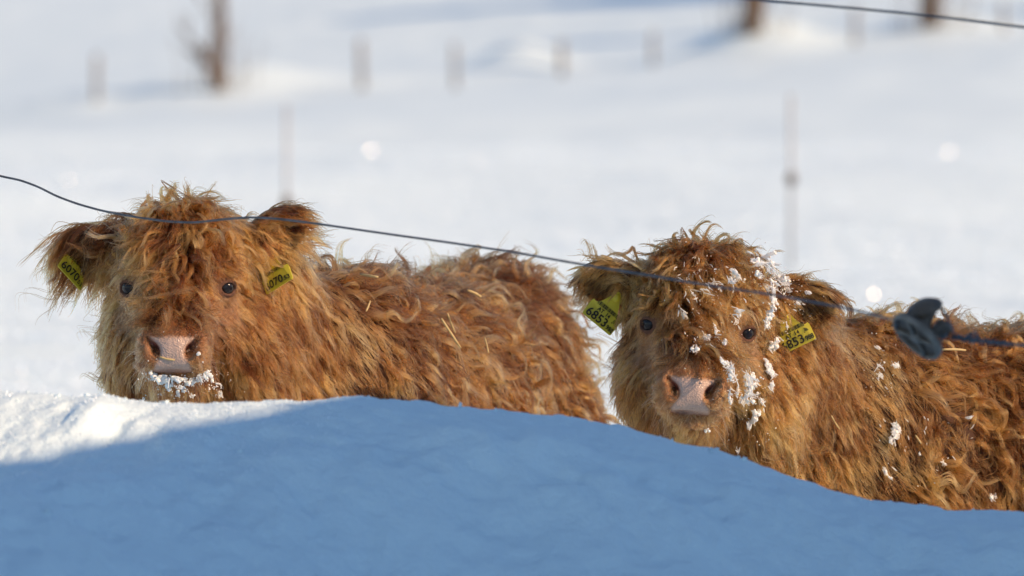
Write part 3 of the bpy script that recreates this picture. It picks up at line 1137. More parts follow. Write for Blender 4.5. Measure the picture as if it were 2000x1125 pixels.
    for T in c.tags:                                   # the tags lie on top of most of the hair
        r_ = (S - T['o']) @ T['F']
        inside = (np.abs(r_[..., 0] - T['cx']) < T['hx']) & (r_[..., 1] > -0.002) & (r_[..., 1] < 0.024) & (r_[..., 2] < 0.14) & (r_[..., 2] > -0.004)
        keep &= ~(inside.any(1) & (rng.random(len(S)) < T.get('clear', 0.97)))
    S, rad, colp = S[keep], rad[keep], colp[keep]
    FS, FR = frost(c, S, rad, colp, rng)
    fm = (F3['fore'] * F3['wh'] > 0.5)[keep]
    fo = hair_obj('frost', FS, FR, np.full((len(FS), K, 3), 0.8), root, M['frost'])
    fo['kind'] = 'stuff'
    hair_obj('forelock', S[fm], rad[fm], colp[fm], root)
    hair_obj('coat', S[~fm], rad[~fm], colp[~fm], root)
    return S


# ------------------------------------------------------------------ ear tags
def text_mesh(body, size, bold=0.0):
    cu = bpy.data.curves.new('t', 'FONT')
    cu.body = body
    cu.size = size
    cu.offset = bold
    cu.extrude = 0.0
    cu.resolution_u = 3
    cu.align_x = 'LEFT'
    o = bpy.data.objects.new('t', cu)
    COL.objects.link(o)
    dg = bpy.context.evaluated_depsgraph_get()
    me = o.evaluated_get(dg).to_mesh()
    v = np.array([x.co[:] for x in me.vertices]); f = [tuple(p.vertices) for p in me.polygons]
    o.evaluated_get(dg).to_mesh_clear()
    bpy.data.objects.remove(o); bpy.data.curves.remove(cu)
    return v, f


def tag_frame(bl, br, d, yaw, pitch):
    """bl, br: photo pixels of the tag's lower corners. returns origin and frame (columns: along, up, normal to viewer)"""
    a, b = at(bl[0], bl[1], d), at(br[0], br[1], d)
    x = b - a
    wpx = np.linalg.norm(x); x = x / wpx
    nrm = np.array([0, -1.0, 0])
    up = np.cross(nrm, x)
    R = np.array(Matrix.Rotation(math.radians(yaw), 3, Vector(up))) @ np.array(Matrix.Rotation(math.radians(pitch), 3, Vector(x)))
    F = np.stack([R @ x, R @ up, R @ nrm], 1)
    return (a, F, wpx)


def make_tag(T, root, big, small, extra):
    o, F, W = T['o'], T['F'], T['w']
    mm = 0.001
    # outline: lower edge, sides, hollow shoulders up to the neck with the button
    H = 0.030
    outl = [(0.003, 0), (W - 0.003, 0), (W - 0.0008, 0.0008), (W, 0.003), (W, H - 0.003), (W - 0.001, H)]
    cx = W / 2
    for k in range(0, 9):
        a = k / 8
        outl.append((W - 0.002 - (W / 2 - 0.012) * a, H + 0.002 + 0.024 * a ** 2.2 - 0.003 * math.sin(a * math.pi)))
    for k in range(1, 8):
        a = math.pi * k / 8
        outl.append((cx + 0.0105 * math.cos(a), H + 0.027 + 0.011 * math.sin(a)))
    for k in range(8, -1, -1):
        a = k / 8
        outl.append((0.002 + (W / 2 - 0.012) * a, H + 0.002 + 0.024 * a ** 2.2 - 0.003 * math.sin(a * math.pi)))
    outl += [(0.001, H), (0, H - 0.003), (0, 0.003), (0.0008, 0.0008)]
    n = len(outl)
    cv = lambda x, y: -0.004 * ((x - cx) / (W / 2)) ** 2                 # slightly bowed
    fr = [o + F @ np.array([x, y, cv(x, y)]) for x, y in outl]
    bk = [o + F @ np.array([x, y, cv(x, y) - 0.0022]) for x, y in outl]
    f = [tuple(range(n)), tuple(range(2 * n - 1, n - 1, -1))] + [((i + 1) % n, i, n + i, n + (i + 1) % n) for i in range(n)]
    t = mesh_obj('ear_tag', fr + bk, f, M['tag'], root, smooth=False)
    b = MB().lathe([(0.0, 0.0035), (0.006, 0.003), (0.0075, 0.001), (0.0075, -0.003)], o + F @ np.array([cx, H + 0.027, 0.0]), F[:, 2], 16)
    b.build('button', M['tag'], t)
    v, fc = [], []

    def put(tv, tf, ox, oy):
        base = len(v)
        for p in tv:
            X, Y = p[0] + ox, p[1] + oy
            v.append(o + F @ np.array([X, Y, cv(X, Y) + 0.0005]))
        fc.extend(tuple(i + base for i in q) for q in tf)
    tv, tf = text_mesh(big, 0.0215, 0.0004)
    wbig = tv[:, 0].max()
    sx = (W * 0.66) / wbig
    tv[:, 0] *= sx
    put(tv, tf, 0.003, 0.0035)
    tv, tf = text_mesh(small, 0.0115, 0.0003)
    tv[:, 0] *= min(1.0, (W * 0.24) / tv[:, 0].max())
    put(tv, tf, W * 0.74, 0.004)
    if extra:
        tv, tf = text_mesh('AT', 0.0095, 0.0003); put(tv, tf, W * 0.26, 0.0205)
        tv, tf = text_mesh('14', 0.0095, 0.0003); put(tv, tf, W * 0.52, 0.0205)
        for rr in (0.0022, 0.0042, 0.0062):                              # radio waves
            ang = np.linspace(0.1, 1.47, 8)
            arc = [(rr * math.cos(a), rr * math.sin(a)) for a in ang] + [((rr + 0.0011) * math.cos(a), (rr + 0.0011) * math.sin(a)) for a in ang[::-1]]
            put([(p[0], p[1], 0) for p in arc], [tuple(range(len(arc)))], W * 0.80, 0.0185)
        put([(0, 0, 0), (0.0018, 0, 0), (0.0018, 0.0018, 0), (0, 0.0018, 0)], [(0, 1, 2, 3)], W * 0.785, 0.0175)
    rr = random.Random(big)
    x = W * 0.16
    while x < W * 0.86:                                                  # bar code
        w_ = rr.choice((0.0007, 0.0011, 0.0018))
        put([(0, 0, 0), (w_, 0, 0), (w_, 0.007, 0), (0, 0.007, 0)], [(0, 1, 2, 3)], x, H - 0.001)
        x += w_ + rr.choice((0.0007, 0.0012))
    mesh_obj('print', v, fc, M['ink'], t, smooth=False)
    return t


# ------------------------------------------------------------------ snow crumbs and straw on the coats
ICO_V = None


def crumb(rng, r):
    """a small irregular lump of snow"""
    t = (1 + 5 ** 0.5) / 2
    v = np.array([(-1, t, 0), (1, t, 0), (-1, -t, 0), (1, -t, 0), (0, -1, t), (0, 1, t), (0, -1, -t), (0, 1, -t), (t, 0, -1), (t, 0, 1), (-t, 0, -1), (-t, 0, 1)], float)
    v = norm(v) * r * rng.uniform(0.4, 1.4, (12, 1)) * rng.uniform(0.55, 1.45, 3)
    f = [(0, 11, 5), (0, 5, 1), (0, 1, 7), (0, 7, 10), (0, 10, 11), (1, 5, 9), (5, 11, 4), (11, 10, 2), (10, 7, 6), (7, 1, 8),
         (3, 9, 4), (3, 4, 2), (3, 2, 6), (3, 6, 8), (3, 8, 9), (4, 9, 5), (2, 4, 11), (6, 2, 10), (8, 6, 7), (9, 8, 1)]
    return v, f


def snow_on(c, root, clumps, grains, S):
    """clumps: (px, py, length, width, angle, fill), grains: (px, py, spread_x, spread_y, count, size) in photo pixels; they sit on the outer hairs"""
    rng = np.random.default_rng(c.s['seed'] + 99)
    mb = MB()
    D = screen_depth(S)[0]
    cell = 5.0
    c.depth = D
    def dep(x, y):
        i, j = int(x / cell), int(y / cell)
        if not (1 <= i < 419 and 1 <= j < 239): return None
        w = D[i - 1:i + 2, j - 1:j + 2]
        w = w[w < 90]
        return float(np.median(w)) if len(w) else None
    VX = 0.0009
    for px, py, ln, wd, ang, fill in clumps:
        ca, sa = math.cos(math.radians(ang)), math.sin(math.radians(ang))
        n = max(3, int(fill * ln * wd / 6.5))
        cs, rs = [], []
        for _ in range(n):
            t = rng.uniform(-1, 1); w_ = rng.normal() * 0.42 * (1 - 0.5 * abs(t))
            x = px + t * ln / 2 * ca - w_ * wd * sa; y = py + t * ln / 2 * sa + w_ * wd * ca
            d = dep(x, y)
            if d is None: continue
            cs.append(at(x, y, d - 0.002)); rs.append(min(0.0036, 0.00115 * rng.lognormal(0, 0.5)))
        if not cs: continue
        cs, rs = np.array(cs), np.array(rs)
        md = np.median(cs[:, 1]); cs[:, 1] = np.clip(cs[:, 1], md - 0.008, md + 0.008)
        lo, hi = cs.min(0) - 0.007, cs.max(0) + 0.007
        ax = [np.arange(lo[k], hi[k] + VX, VX) for k in range(3)]
        g = np.stack(np.meshgrid(*ax, indexing='ij'), -1).reshape(-1, 3)
        F = np.full(len(g), 1.0)
        for c_, r_ in zip(cs, rs):
            F = smin(F, np.sqrt((((g - c_) * np.array([1, 1.1, 1])) ** 2).sum(1)) - r_, 0.0013)
        F = F + 0.0009 * vnoise(g / 0.0035, 7) + 0.0006 * vnoise(g / 0.0016, 8)
        F = F.reshape(tuple(len(a) for a in ax))
        if not (F < 0).any(): continue
        v, f = surface_nets(F, ax)
        mb.add(v, [tuple(q_) for q_ in f])
    for px, py, sx, sy, n, size in grains:
        for _ in range(n):
            x = px + rng.normal() * sx; y = py + rng.normal() * sy
            d = dep(x, y)
            if d is None: continue
            v, f = crumb(rng, size * rng.lognormal(0, 0.4))
            mb.add(v + at(x, y, d + 0.001), f)
    s = mb.build('snow_crumbs', M['snow_bits'], root, smooth=True)
    s['kind'] = 'stuff'
    return s


def straw(c, a, b, label, thick=0.0016, skin=False):
    D = c.depth
    def dep(x, y):
        if skin:
            return float(c.march(x, y, 0.002)[1])
        i, j = int(x / 5), int(y / 5)
        w = D[i - 1:i + 2, j - 1:j + 2]; w = w[w < 90]
        return w.min() - 0.002 if len(w) else 10.1
    da, db = dep(*a), dep(*b)
    m = min(da, db); da, db = min(da, m + 0.02), min(db, m + 0.02)
    A, B = at(a[0], a[1], da), at(b[0], b[1], db)
    t = np.linspace(0, 1, 6)[:, None]
    pts = A * (1 - t) + B * t
    pts[:, 2] += random.uniform(-0.05, 0.09) * np.linalg.norm(B - A) * np.sin(t[:, 0] * math.pi)
    o = MB().tube(pts, [thick * 0.9, thick, thick, thick * 1.15, thick, thick * 0.8], 6).build('straw', M['straw'])
    tag(o, label, 'straw', 'loose straws in the fur')
    return o


# ------------------------------------------------------------------ the two calves
def head_rot(roll, yaw, pitch):
    """roll>0: the camera-right eye lower; yaw>0: nose swings to camera right; pitch>0: nose down"""
    r = Matrix.Rotation(math.radians(roll), 3, 'Y') @ Matrix.Rotation(math.radians(yaw), 3, 'Z') @ Matrix.Rotation(math.radians(pitch), 3, 'X')
    return np.array(r)


def build_calf(spec, label):
    c = Calf(spec)
    V, Q = c.mesh()
    root = empty('highland_calf', c.W)
    PW[root.name] = tuple(c.W)
    tag(root, label, 'calf', 'shaggy calves behind the snow bank')
    body = mesh_obj('body', V, Q, M['skin'], root)
    VN = c.grad(V)
    q = c.head(V)
    # skin colours: bare pink nose, ruddy lids, brown hide, dark hooves and nostrils
    colr = np.tile(np.array(spec['hide']), (len(V), 1))
    pm = pad_mask(q)[:, None]
    dm = np.linalg.norm((q - np.array([0, -0.155, -0.112])), axis=1)
    mz = sstep(0.085, 0.055, dm)[:, None]
    cf = coat_fields(c, V, VN)
    mz = np.maximum(mz, cf['short'][:, None])
    colr = colr * (1 - mz) + np.array(spec['face_col']) * mz
    colr = colr * (1 - pm) + np.array([0.50, 0.365, 0.305]) * pm
    lip = (sstep(0.006, 0.002, np.abs(q[:, 2] + 2.6 * q[:, 0] ** 2 + 0.1405)) * sstep(-0.10, -0.13, q[:, 1]))[:, None]
    colr = colr * (1 - 0.5 * lip) + np.array([0.22, 0.10, 0.08]) * 0.5 * lip
    for e, o in zip(EYE, EYE_OUT):
        de = np.linalg.norm(q - (e + o * 0.012), axis=1)
        m = sstep(0.028, 0.016, de)[:, None]
        colr = colr * (1 - m) + np.array([0.12, 0.055, 0.035]) * m
    for s in (-1, 1):                                                  # darker, redder lining deep in the nostrils
        m = sstep(0.020, 0.012, np.linalg.norm((q - np.array([s * 0.029, -0.172, -0.103])), axis=1))[:, None]
        colr = colr * (1 - m) + np.array([0.20, 0.075, 0.06]) * m
    hoof = sstep(0.055, 0.04, V[:, 2] - c.W[2])[:, None]
    colr = colr * (1 - hoof) + np.array([0.03, 0.025, 0.02]) * hoof
    at_ = body.data.attributes.new('skin_col', 'FLOAT_COLOR', 'POINT')
    c4 = np.ones((len(V), 4), np.float32); c4[:, :3] = colr; c4[:, 3] = pm[:, 0]
    at_.data.foreach_set('color', c4.ravel())
    for e in EYE:
        n = 20
        prof = [(EYE_R * math.sin(math.pi * k / n) + 1e-5, -EYE_R * math.cos(math.pi * k / n)) for k in range(n + 1)]
        MB().lathe(prof, c.hw(e), c.R @ np.array([0, -1.0, 0]), 24).build('eyeball', M['eye'], root)
    c.tags = []
    for T in spec['tags']:
        a, F, W = tag_frame(T['bl'], T['br'], T['d'], T['yaw'], T['pitch'])
        Td = dict(o=a, F=F, w=W, cx=W * T.get('cx', 0.5), hx=W * T.get('hx', 0.5), clear=T.get('clear', 0.92))
        c.tags.append(Td)
        make_tag(Td, root, T['big'], T['small'], T.get('extra', False))
    S = make_coat(c, V, Q, VN, root)
    return c, root, S


LEFT = dict(
    seed=100, H=at(349, 561, 10.0), R=head_rot(0, 0, 0), W=[-0.31, 10.36, 0.02], axis=[0.36, 0.93],
    ears=[dict(base=[-0.112, 0.085, 0.075], tip=[-0.212, 0.085, 0.046], front=[0.1, -1, -0.35], w=0.049, droop=0.85, len=0.075),
          dict(base=[0.120, 0.085, 0.070], tip=[0.205, 0.095, 0.118], front=[0.0, -1, -0.25], w=0.042, droop=0.10, len=0.055)],
    palette=[[0.045, 0.014, 0.005], [0.235, 0.099, 0.031], [0.54, 0.270, 0.088]],
    face_col=[0.28, 0.142, 0.074], hide=[0.05, 0.018, 0.008], part=0.1, curl=1.0, ruff=[([0.135, 0.17, -0.03], (0.085, 0.08, 0.11)), ([-0.065, 0.085, -0.125], (0.058, 0.08, 0.095)), ([0.10, 0.09, -0.125], (0.075, 0.085, 0.095))],
    n1=4200, n2=17000, n3=90000, nl=2900,
    tags=[dict(bl=(116, 519), br=(163, 573), d=10.052, yaw=26, pitch=-40, big='6070', small='53', cx=0.20, hx=0.26),
          dict(bl=(518, 574), br=(573, 540), d=10.052, yaw=-18, pitch=-34, big='6070', small='53', cx=0.60, hx=0.24, clear=0.85)],
)
RIGHT = dict(
    seed=300, H=at(1363, 641, 9.95), R=head_rot(5.2, -2.0, 0), W=[0.60, 10.30, -0.065], axis=[0.90, 0.44],
    ears=[dict(base=[-0.112, 0.085, 0.060], tip=[-0.208, 0.085, 0.068], front=[0.1, -1, -0.35], w=0.040, droop=0.45, len=0.040),
          dict(base=[0.118, 0.085, 0.060], tip=[0.228, 0.085, 0.058], front=[-0.1, -1, -0.35], w=0.040, droop=0.25, len=0.042)],
    palette=[[0.052, 0.018, 0.006], [0.255, 0.116, 0.036], [0.57, 0.300, 0.098]],
    face_col=[0.33, 0.172, 0.086], hide=[0.055, 0.021, 0.009], part=-0.1, curl=1.1, ruff=[([0.15, 0.17, -0.06], (0.085, 0.08, 0.10)), ([-0.050, 0.085, -0.125], (0.050, 0.08, 0.09)), ([0.10, 0.09, -0.125], (0.075, 0.085, 0.095))],
    n1=4800, n2=19000, n3=95000, nl=3300,
    tags=[dict(bl=(1138, 611), br=(1195, 658), d=10.002, yaw=14, pitch=-8, big='6853', small='988', extra=True, cx=0.24, hx=0.32),
          dict(bl=(1528, 693), br=(1594, 661), d=10.002, yaw=-8, pitch=-6, big='6853', small='988', extra=True, cx=0.62, hx=0.40)],
)
LEFT['clumps'] = [
    (318, 742, 24, 14, 10, 1.0), (300, 736, 18, 10, 60, 0.8), (345, 741, 30, 8, 0, 0.8), (372, 747, 20, 9, -20, 0.8), (398, 735, 30, 12, -25, 1.0), (385, 742, 18, 10, 0, 0.7),
    (330, 757, 16, 9, 70, 0.6), (356, 760, 14, 8, 30, 0.6), (376, 774, 8, 6, 0, 0.8), (427, 752, 12, 7, 20, 0.7), (278, 783, 9, 7, 0, 0.9), (348, 768, 12, 5, 80, 0.6), (413, 740, 10, 6, 60, 0.6), (430, 770, 8, 6, 0, 0.7), (388, 690, 6, 4, 0, 0.6)]
LEFT['grains'] = [(340, 755, 26, 14, 60, 0.0011), (400, 748, 24, 14, 36, 0.0010), (290, 735, 12, 14, 18, 0.0010), (350, 678, 18, 12, 26, 0.0006), (430, 760, 16, 16, 16, 0.0010)]
RIGHT['clumps'] = [
    (1500, 500, 30, 10, -15, 0.45), (1478, 512, 24, 9, 20, 0.5), (1508, 512, 18, 9, 30, 0.5), (1518, 540, 34, 12, 40, 0.5), (1510, 560, 22, 13, -20, 0.5), (1535, 548, 16, 8, 60, 0.4), (1536, 566, 12, 7, 20, 0.4),
    (1436, 536, 18, 10, 60, 0.7), (1430, 548, 14, 10, 20, 0.6), (1480, 537, 14, 10, 80, 0.7), (1511, 592, 22, 14, 100, 0.7), (1506, 610, 22, 11, 100, 0.9), (1501, 628, 24, 10, 105, 1.1),
    (1512, 672, 24, 11, 130, 1.1), (1503, 722, 28, 9, 65, 1.1), (1507, 752, 14, 5, 110, 0.7), (1420, 712, 22, 12, 30, 0.8), (1430, 735, 26, 12, 75, 1.0), (1427, 775, 30, 7, 95, 0.8), (1441, 765, 18, 4, 95, 0.6),
    (1466, 742, 24, 20, 70, 1.0), (1462, 768, 34, 14, 115, 1.1), (1450, 776, 18, 8, 120, 0.8), (1487, 780, 20, 7, 60, 0.8), (1478, 805, 12, 8, 0, 0.8), (1470, 822, 24, 7, 130, 0.8), (1463, 830, 8, 7, 0, 0.7),
    (1358, 681, 13, 9, -30, 0.9), (1336, 613, 12, 8, -20, 0.8), (1382, 658, 11, 6, -30, 0.8), (1441, 617, 26, 7, 100, 0.7), (1414, 667, 10, 6, 90, 0.7), (1400, 650, 14, 6, 90, 0.5), (1352, 572, 6, 4, 0, 0.6), (1382, 841, 8, 6, 0, 0.8),
    (1540, 640, 10, 7, 30, 0.6), (1545, 660, 12, 6, 0, 0.5), (1560, 590, 9, 6, 0, 0.5), (1578, 572, 8, 5, 0, 0.5), (1440, 880, 6, 5, 0, 0.5),
    (1750, 836, 22, 13, 80, 1.0), (1745, 856, 24, 10, 125, 1.0), (1728, 921, 10, 6, 60, 0.9), (1738, 933, 6, 4, 60, 0.8), (1717, 716, 8, 6, 0, 0.6), (1719, 733, 9, 6, 60, 0.6), (1750, 713, 12, 5, 0, 0.6), (1939, 970, 10, 5, -20, 0.9), (1842, 905, 8, 4, 30, 0.7), (1796, 887, 5, 5, 0, 0.8), (1892, 816, 6, 6, 90, 0.6), (1715, 680, 8, 6, 0, 0.5)]
RIGHT['grains'] = [(1510, 530, 28, 34, 90, 0.0009), (1380, 560, 60, 46, 60, 0.0008), (1385, 650, 40, 30, 46, 0.0007), (1460, 770, 26, 34, 40, 0.0009), (1550, 600, 20, 30, 40, 0.0009), (1730, 720, 22, 50, 26, 0.0009), (1800, 860, 90, 60, 20, 0.0008), (1480, 840, 30, 30, 14, 0.0009), (1400, 725, 30, 10, 14, 0.0006)]
calf_a, root_a, S_a = build_calf(LEFT, 'reddish shaggy calf with snow on its chin and ear tags reading 6070')
calf_b, root_b, S_b = build_calf(RIGHT, 'golden brown shaggy calf with snow on its forehead and ear tags reading 6853')

snow_on(calf_a, root_a, LEFT['clumps'], LEFT['grains'], S_a)
snow_on(calf_b, root_b, RIGHT['clumps'], RIGHT['grains'], S_b)

straw(calf_a, (862, 622), (900, 680), 'long pale straw slanting across the middle of the red calf\'s flank', 0.0019)
straw(calf_a, (874, 612), (889, 650), 'thin straw crossing the long slanting straw on the red calf')
straw(calf_a, (913, 567), (940, 580), 'short thick straw near the top of the red calf\'s back', 0.0024)
straw(calf_a, (723, 588), (715, 608), 'small bent straw on the shoulder of the red calf')
straw(calf_a, (947, 660), (954, 689), 'thin upright straw low on the red calf towards its rump')
straw(calf_a, (705, 536), (738, 541), 'straw lying flat on the ridge of the red calf\'s back', 0.0022)
straw(calf_a, (312, 697), (341, 703), 'straw stuck to the pink nose beside the nostril', 0.0019, True)
straw(calf_b, (1840, 683), (1886, 684), 'level straw lying on the golden calf below the insulator', 0.0022)
straw(calf_b, (1624, 812), (1640, 838), 'thin straw on the neck of the golden calf', 0.0013)
straw(calf_b, (1788, 850), (1799, 866), 'short straw beside the snow lump on the golden calf\'s side', 0.0015)


# ------------------------------------------------------------------ near fence: wires and insulator
def wire_curve(pix, dep, rad, wob=0.0):
    pix = np.array(pix, float)
    # smooth the polyline
    t = np.arange(len(pix)); tt = np.linspace(0, len(pix) - 1, 12 * len(pix))
    k = np.array([1, 2, 3, 2, 1.0]); k /= k.sum()
    X = np.interp(tt, t, pix[:, 0]); Y = np.interp(tt, t, pix[:, 1]); D = np.interp(tt, t, dep)
    ker = np.hanning(15); ker /= ker.sum()
    pad = 7
    sm = lambda a: np.convolve(np.concatenate([a[0] - (a[1:pad + 1] - a[0])[::-1], a, a[-1] + (a[-1] - a[-pad - 1:-1])[::-1]]), ker, 'valid')
    X, Y, D = sm(X), sm(Y), sm(D)
    return np.stack([(X - 1000) * D / FPX, D, ZC - (Y - 562.5) * D / FPX], 1)


W1 = [(-500, 190), (-200, 290), (0, 344), (40, 352), (75, 365), (110, 383), (150, 398), (200, 412), (270, 425), (330, 433), (380, 435), (430, 429), (490, 424), (550, 428), (620, 437),
      (750, 456), (880, 474), (1000, 492), (1100, 510), (1200, 527), (1300, 543), (1400, 560), (1500, 574), (1600, 592), (1680, 608), (1752, 626)]
dW1 = [9.72 - 1.40 * max(p[0], -500) / 1750.0 if p[0] > 0 else 9.72 - 0.0003 * p[0] for p in W1]
w1 = MB().tube(wire_curve(W1, dW1, 0), 0.0018, 8).build('fence_wire', M['wire'])
tag(w1, 'bent dark wire running across both calves to the insulator', 'wire', 'wires of the near fence')
W2 = [(1100, -42), (1300, -20), (1490, 1), (1600, 10), (1750, 24), (1880, 38), (2000, 53), (2200, 78), (2700, 140)]
w2 = MB().tube(wire_curve(W2, [8.75, 8.68, 8.6, 8.55, 8.48, 8.42, 8.36, 8.28, 8.1], 0), 0.0019, 8).build('fence_wire', M['wire'])
tag(w2, 'straight dark wire crossing the top corner above the golden calf', 'wire', 'wires of the near fence')

ZM = lambda zx, zy, d=8.32: at(1680 + zx / 6.25, 560 + zy / 6.25, d)
ins = empty('insulator', ZM(800, 830)); PW[ins.name] = tuple(ZM(800, 830))
tag(ins, 'black plastic reel insulator with two discs and wire bail at the end of the wire', 'insulator')
ax1 = norm(np.array([0.66, 0.34, 0.70]))
c1 = ZM(705, 598)
mbd = MB().lathe([(0.0, -0.004), (0.010, -0.004), (0.012, -0.002), (0.036, -0.002), (0.0405, -0.003), (0.0415, 0.0), (0.0405, 0.005), (0.036, 0.0055), (0.014, 0.006), (0.0, 0.006)], c1, ax1, 40)
low = mbd.build('flange', M['black_plastic'], ins)
MB().lathe([(0.0362, -0.0035), (0.0375, -0.0068), (0.0400, -0.0075), (0.0418, -0.0055), (0.0424, 0.0)], c1, ax1, 40).build('rim', M['grey_plastic'], low)
MB().lathe([(0.0, -0.0085), (0.008, -0.0080), (0.0105, -0.004)], c1, ax1, 20).build('boss', M['grey_plastic'], low)
a_ = norm(np.cross(ax1, [0, 0, 1.0])); b_ = np.cross(ax1, a_)
for k in range(4):
    w = k * math.pi / 2 + 0.4
    dr = a_ * math.cos(w) + b_ * math.sin(w)
    MB().tube([c1 - ax1 * 0.0045 + dr * 0.008, c1 - ax1 * 0.0048 + dr * 0.037], 0.0032, 6).build('rib', M['grey_plastic'], low)
c2 = ZM(790, 262, 8.335)
ax2 = norm(np.array([-0.30, -0.35, 0.88]))
MB().lathe([(0.0, -0.006), (0.012, -0.006), (0.0245, -0.003), (0.0265, 0.0), (0.0245, 0.004), (0.014, 0.010), (0.0, 0.012)], c2, ax2, 32).build('flange', M['black_plastic'], ins)
cr = []
p0, p1 = c1 + ax1 * 0.004, c2 - ax2 * 0.003
for k in range(25):
    t = k / 24
    cr.append((p0 * (1 - t) + p1 * t, 0.0125 + 0.003 * abs(2 * t - 1) + 0.0009 * math.sin(k * 2.1)))
MB().tube([p for p, r in cr], [r for p, r in cr], 16).build('core', M['black_plastic'], ins)
kc = ZM(1005, 520, 8.33)
MB().lathe([(0.0, -0.012), (0.010, -0.011), (0.0125, -0.006), (0.0125, 0.004), (0.009, 0.010), (0.0, 0.012)], kc, [0.75, 0.3, -0.45], 20).build('knob', M['black_plastic'], ins)
MB().tube([ZM(870, 560), ZM(930, 540), ZM(1000, 520)], 0.008, 10).build('hub', M['black_plastic'], ins)
MB().tube([ZM(*p, 8.33) for p in [(545, 370), (585, 310), (640, 262), (720, 236), (800, 232), (880, 236), (960, 246), (1010, 280), (1050, 350), (1085, 430), (1115, 500), (1145, 580), (1165, 615)]], 0.0019, 8).build('bail', M['wire'], ins)
MB().tube([ZM(*p, 8.31) for p in [(950, 705), (985, 660), (1020, 615), (1060, 575)]], 0.0016, 8).build('pin', M['wire'], ins)
MB().tube([ZM(430, 500), ZM(452, 462), ZM(470, 440)], 0.0018, 6).build('wire_end', M['wire'], ins)
tw = []
for k in range(60):
    t = k / 59
    b0 = np.array([1130 + 900 * t, 605 + 115 * t ** 0.8])
    tw.append(ZM(b0[0], b0[1] + 14 * math.sin(k * 0.9) * (1 - t), 8.33 - 0.10 * t) + np.array([0, 0.003 * math.cos(k * 0.9), 0]))
mbt = MB().tube(tw, [0.0040 - 0.0018 * k / 59 + 0.0012 * (k in (14, 15, 16, 17, 40, 41, 42)) for k in range(60)], 8)
mbt.tube([ZM(1260, 640, 8.33), ZM(1330, 590, 8.32), ZM(1400, 560, 8.32), ZM(1440, 600, 8.32), ZM(1400, 650, 8.33)], 0.0022, 6)
far_end = tw[-1]
t3 = np.linspace(0, 1, 12)[:, None]
mbt.tube(far_end * (1 - t3) + (far_end + np.array([1.6, -0.9, -0.08])) * t3, 0.002, 8)
mbt.build('tie_wire', M['wire'], ins)


# ------------------------------------------------------------------ far posts, rods and bare trees
def on_field(px, d, pyhint=None):
    x = (px - 1000) * d / FPX
    return np.array([x, d, float(field_z(np.array([x]), np.array([float(d)]))[0])])


def find_ground(px, py, lo=60.0, hi=220.0):
    """distance at which the line of sight through a pixel meets the snow field"""
    ds = np.arange(lo, hi, 0.5)
    x = (px - 1000) * ds / FPX
    zl = ZC - (py - 562.5) * ds / FPX
    g = field_z(x, ds)
    k = np.argmax(g > zl)
    return ds[k] if g[k] > zl[k] else 130.0


def post(px, py_top, py_bot, width, label):
    d = find_ground(px, py_bot)
    b = on_field(px, d)
    h = (py_bot - py_top) * d / FPX
    rng = random.Random(px)
    lean = np.array([rng.uniform(-0.03, 0.03), rng.uniform(-0.03, 0.03), 1.0])
    r = width * 0.36
    o = MB().tube([b - lean * 0.5, b + lean * h * 0.5, b + lean * (h - 0.03), b + lean * h], [r * 1.05, r, r * 0.97, r * 0.8], 10).build('fence_post', M['post_wood'])
    tag(o, label, 'post', 'wooden posts of the far fence')
    return o


post(188, 112, 205, 0.17, 'dark wooden post standing alone beside the forked tree')
post(707, 80, 176, 0.19, 'first pale post after the forked tree in the far fence')
post(890, 85, 172, 0.15, 'second pale post after the forked tree in the far fence')
post(1097, 80, 150, 0.20, 'third pale post after the forked tree, next to a snow hump')
post(1275, 62, 128, 0.16, 'pale post just before the snow mound with the tree trunk')
post(1670, 15, 86, 0.17, 'brown post between the two trees at the top of the field')
post(1960, 10, 66, 0.15, 'faint post beyond the last tree at the edge of the field')


def rod(px, py_top, py_bot, d, ins_py, label):
    b = on_field(px, d)
    top = at(px, py_top, d)
    r = empty('fence_rod', b); PW[r.name] = tuple(b)
    tag(r, label, 'fence rod', 'thin rods of the middle fence')
    MB().tube([b - [0, 0, 0.2], (b + top) / 2, top], [0.014, 0.013, 0.012], 8).build('shaft', M['rod'], r)
    q = at(px, ins_py, d)
    MB().lathe([(0.0, -0.035), (0.02, -0.035), (0.03, -0.02), (0.03, 0.02), (0.02, 0.035), (0.0, 0.035)], q + np.array([0, -0.02, 0]), [0, 0, 1], 12).build('clip', M['black_plastic'], r)


rod(560, 205, 420, 34.0, 395, 'thin pale rod rising behind the red calf\'s ear')
rod(1545, 185, 520, 34.0, 350, 'thin pale rod with a dark clip behind the golden calf')


def branch(mb, p, d, length, r, depth, rng, twigs):
    n = 5
    pts = [p]; rad = [r]
    for k in range(n):
        d = norm(d + np.array([rng.gauss(0, 0.10), rng.gauss(0, 0.10), 0.05]))
        p = p + d * length / n
        pts.append(p); rad.append(r * (1 - 0.45 * (k + 1) / n))
    mb.tube(pts, rad, 7 if depth < 2 else 4, cap=False)
    if depth >= 4 or r < 0.004:
        return
    for k in range(3 if depth else 4):
        i = rng.randint(1 if depth else 3, n)
        a = rng.uniform(0, 6.28)
        side = np.array([math.cos(a), math.sin(a), rng.uniform(0.1, 0.8)])
        branch(twigs if depth >= 1 else mb, np.array(pts[i]), norm(d * 0.6 + side * 0.8), length * rng.uniform(0.5, 0.72), rad[i] * rng.uniform(0.45, 0.65), depth + 1, rng, twigs)


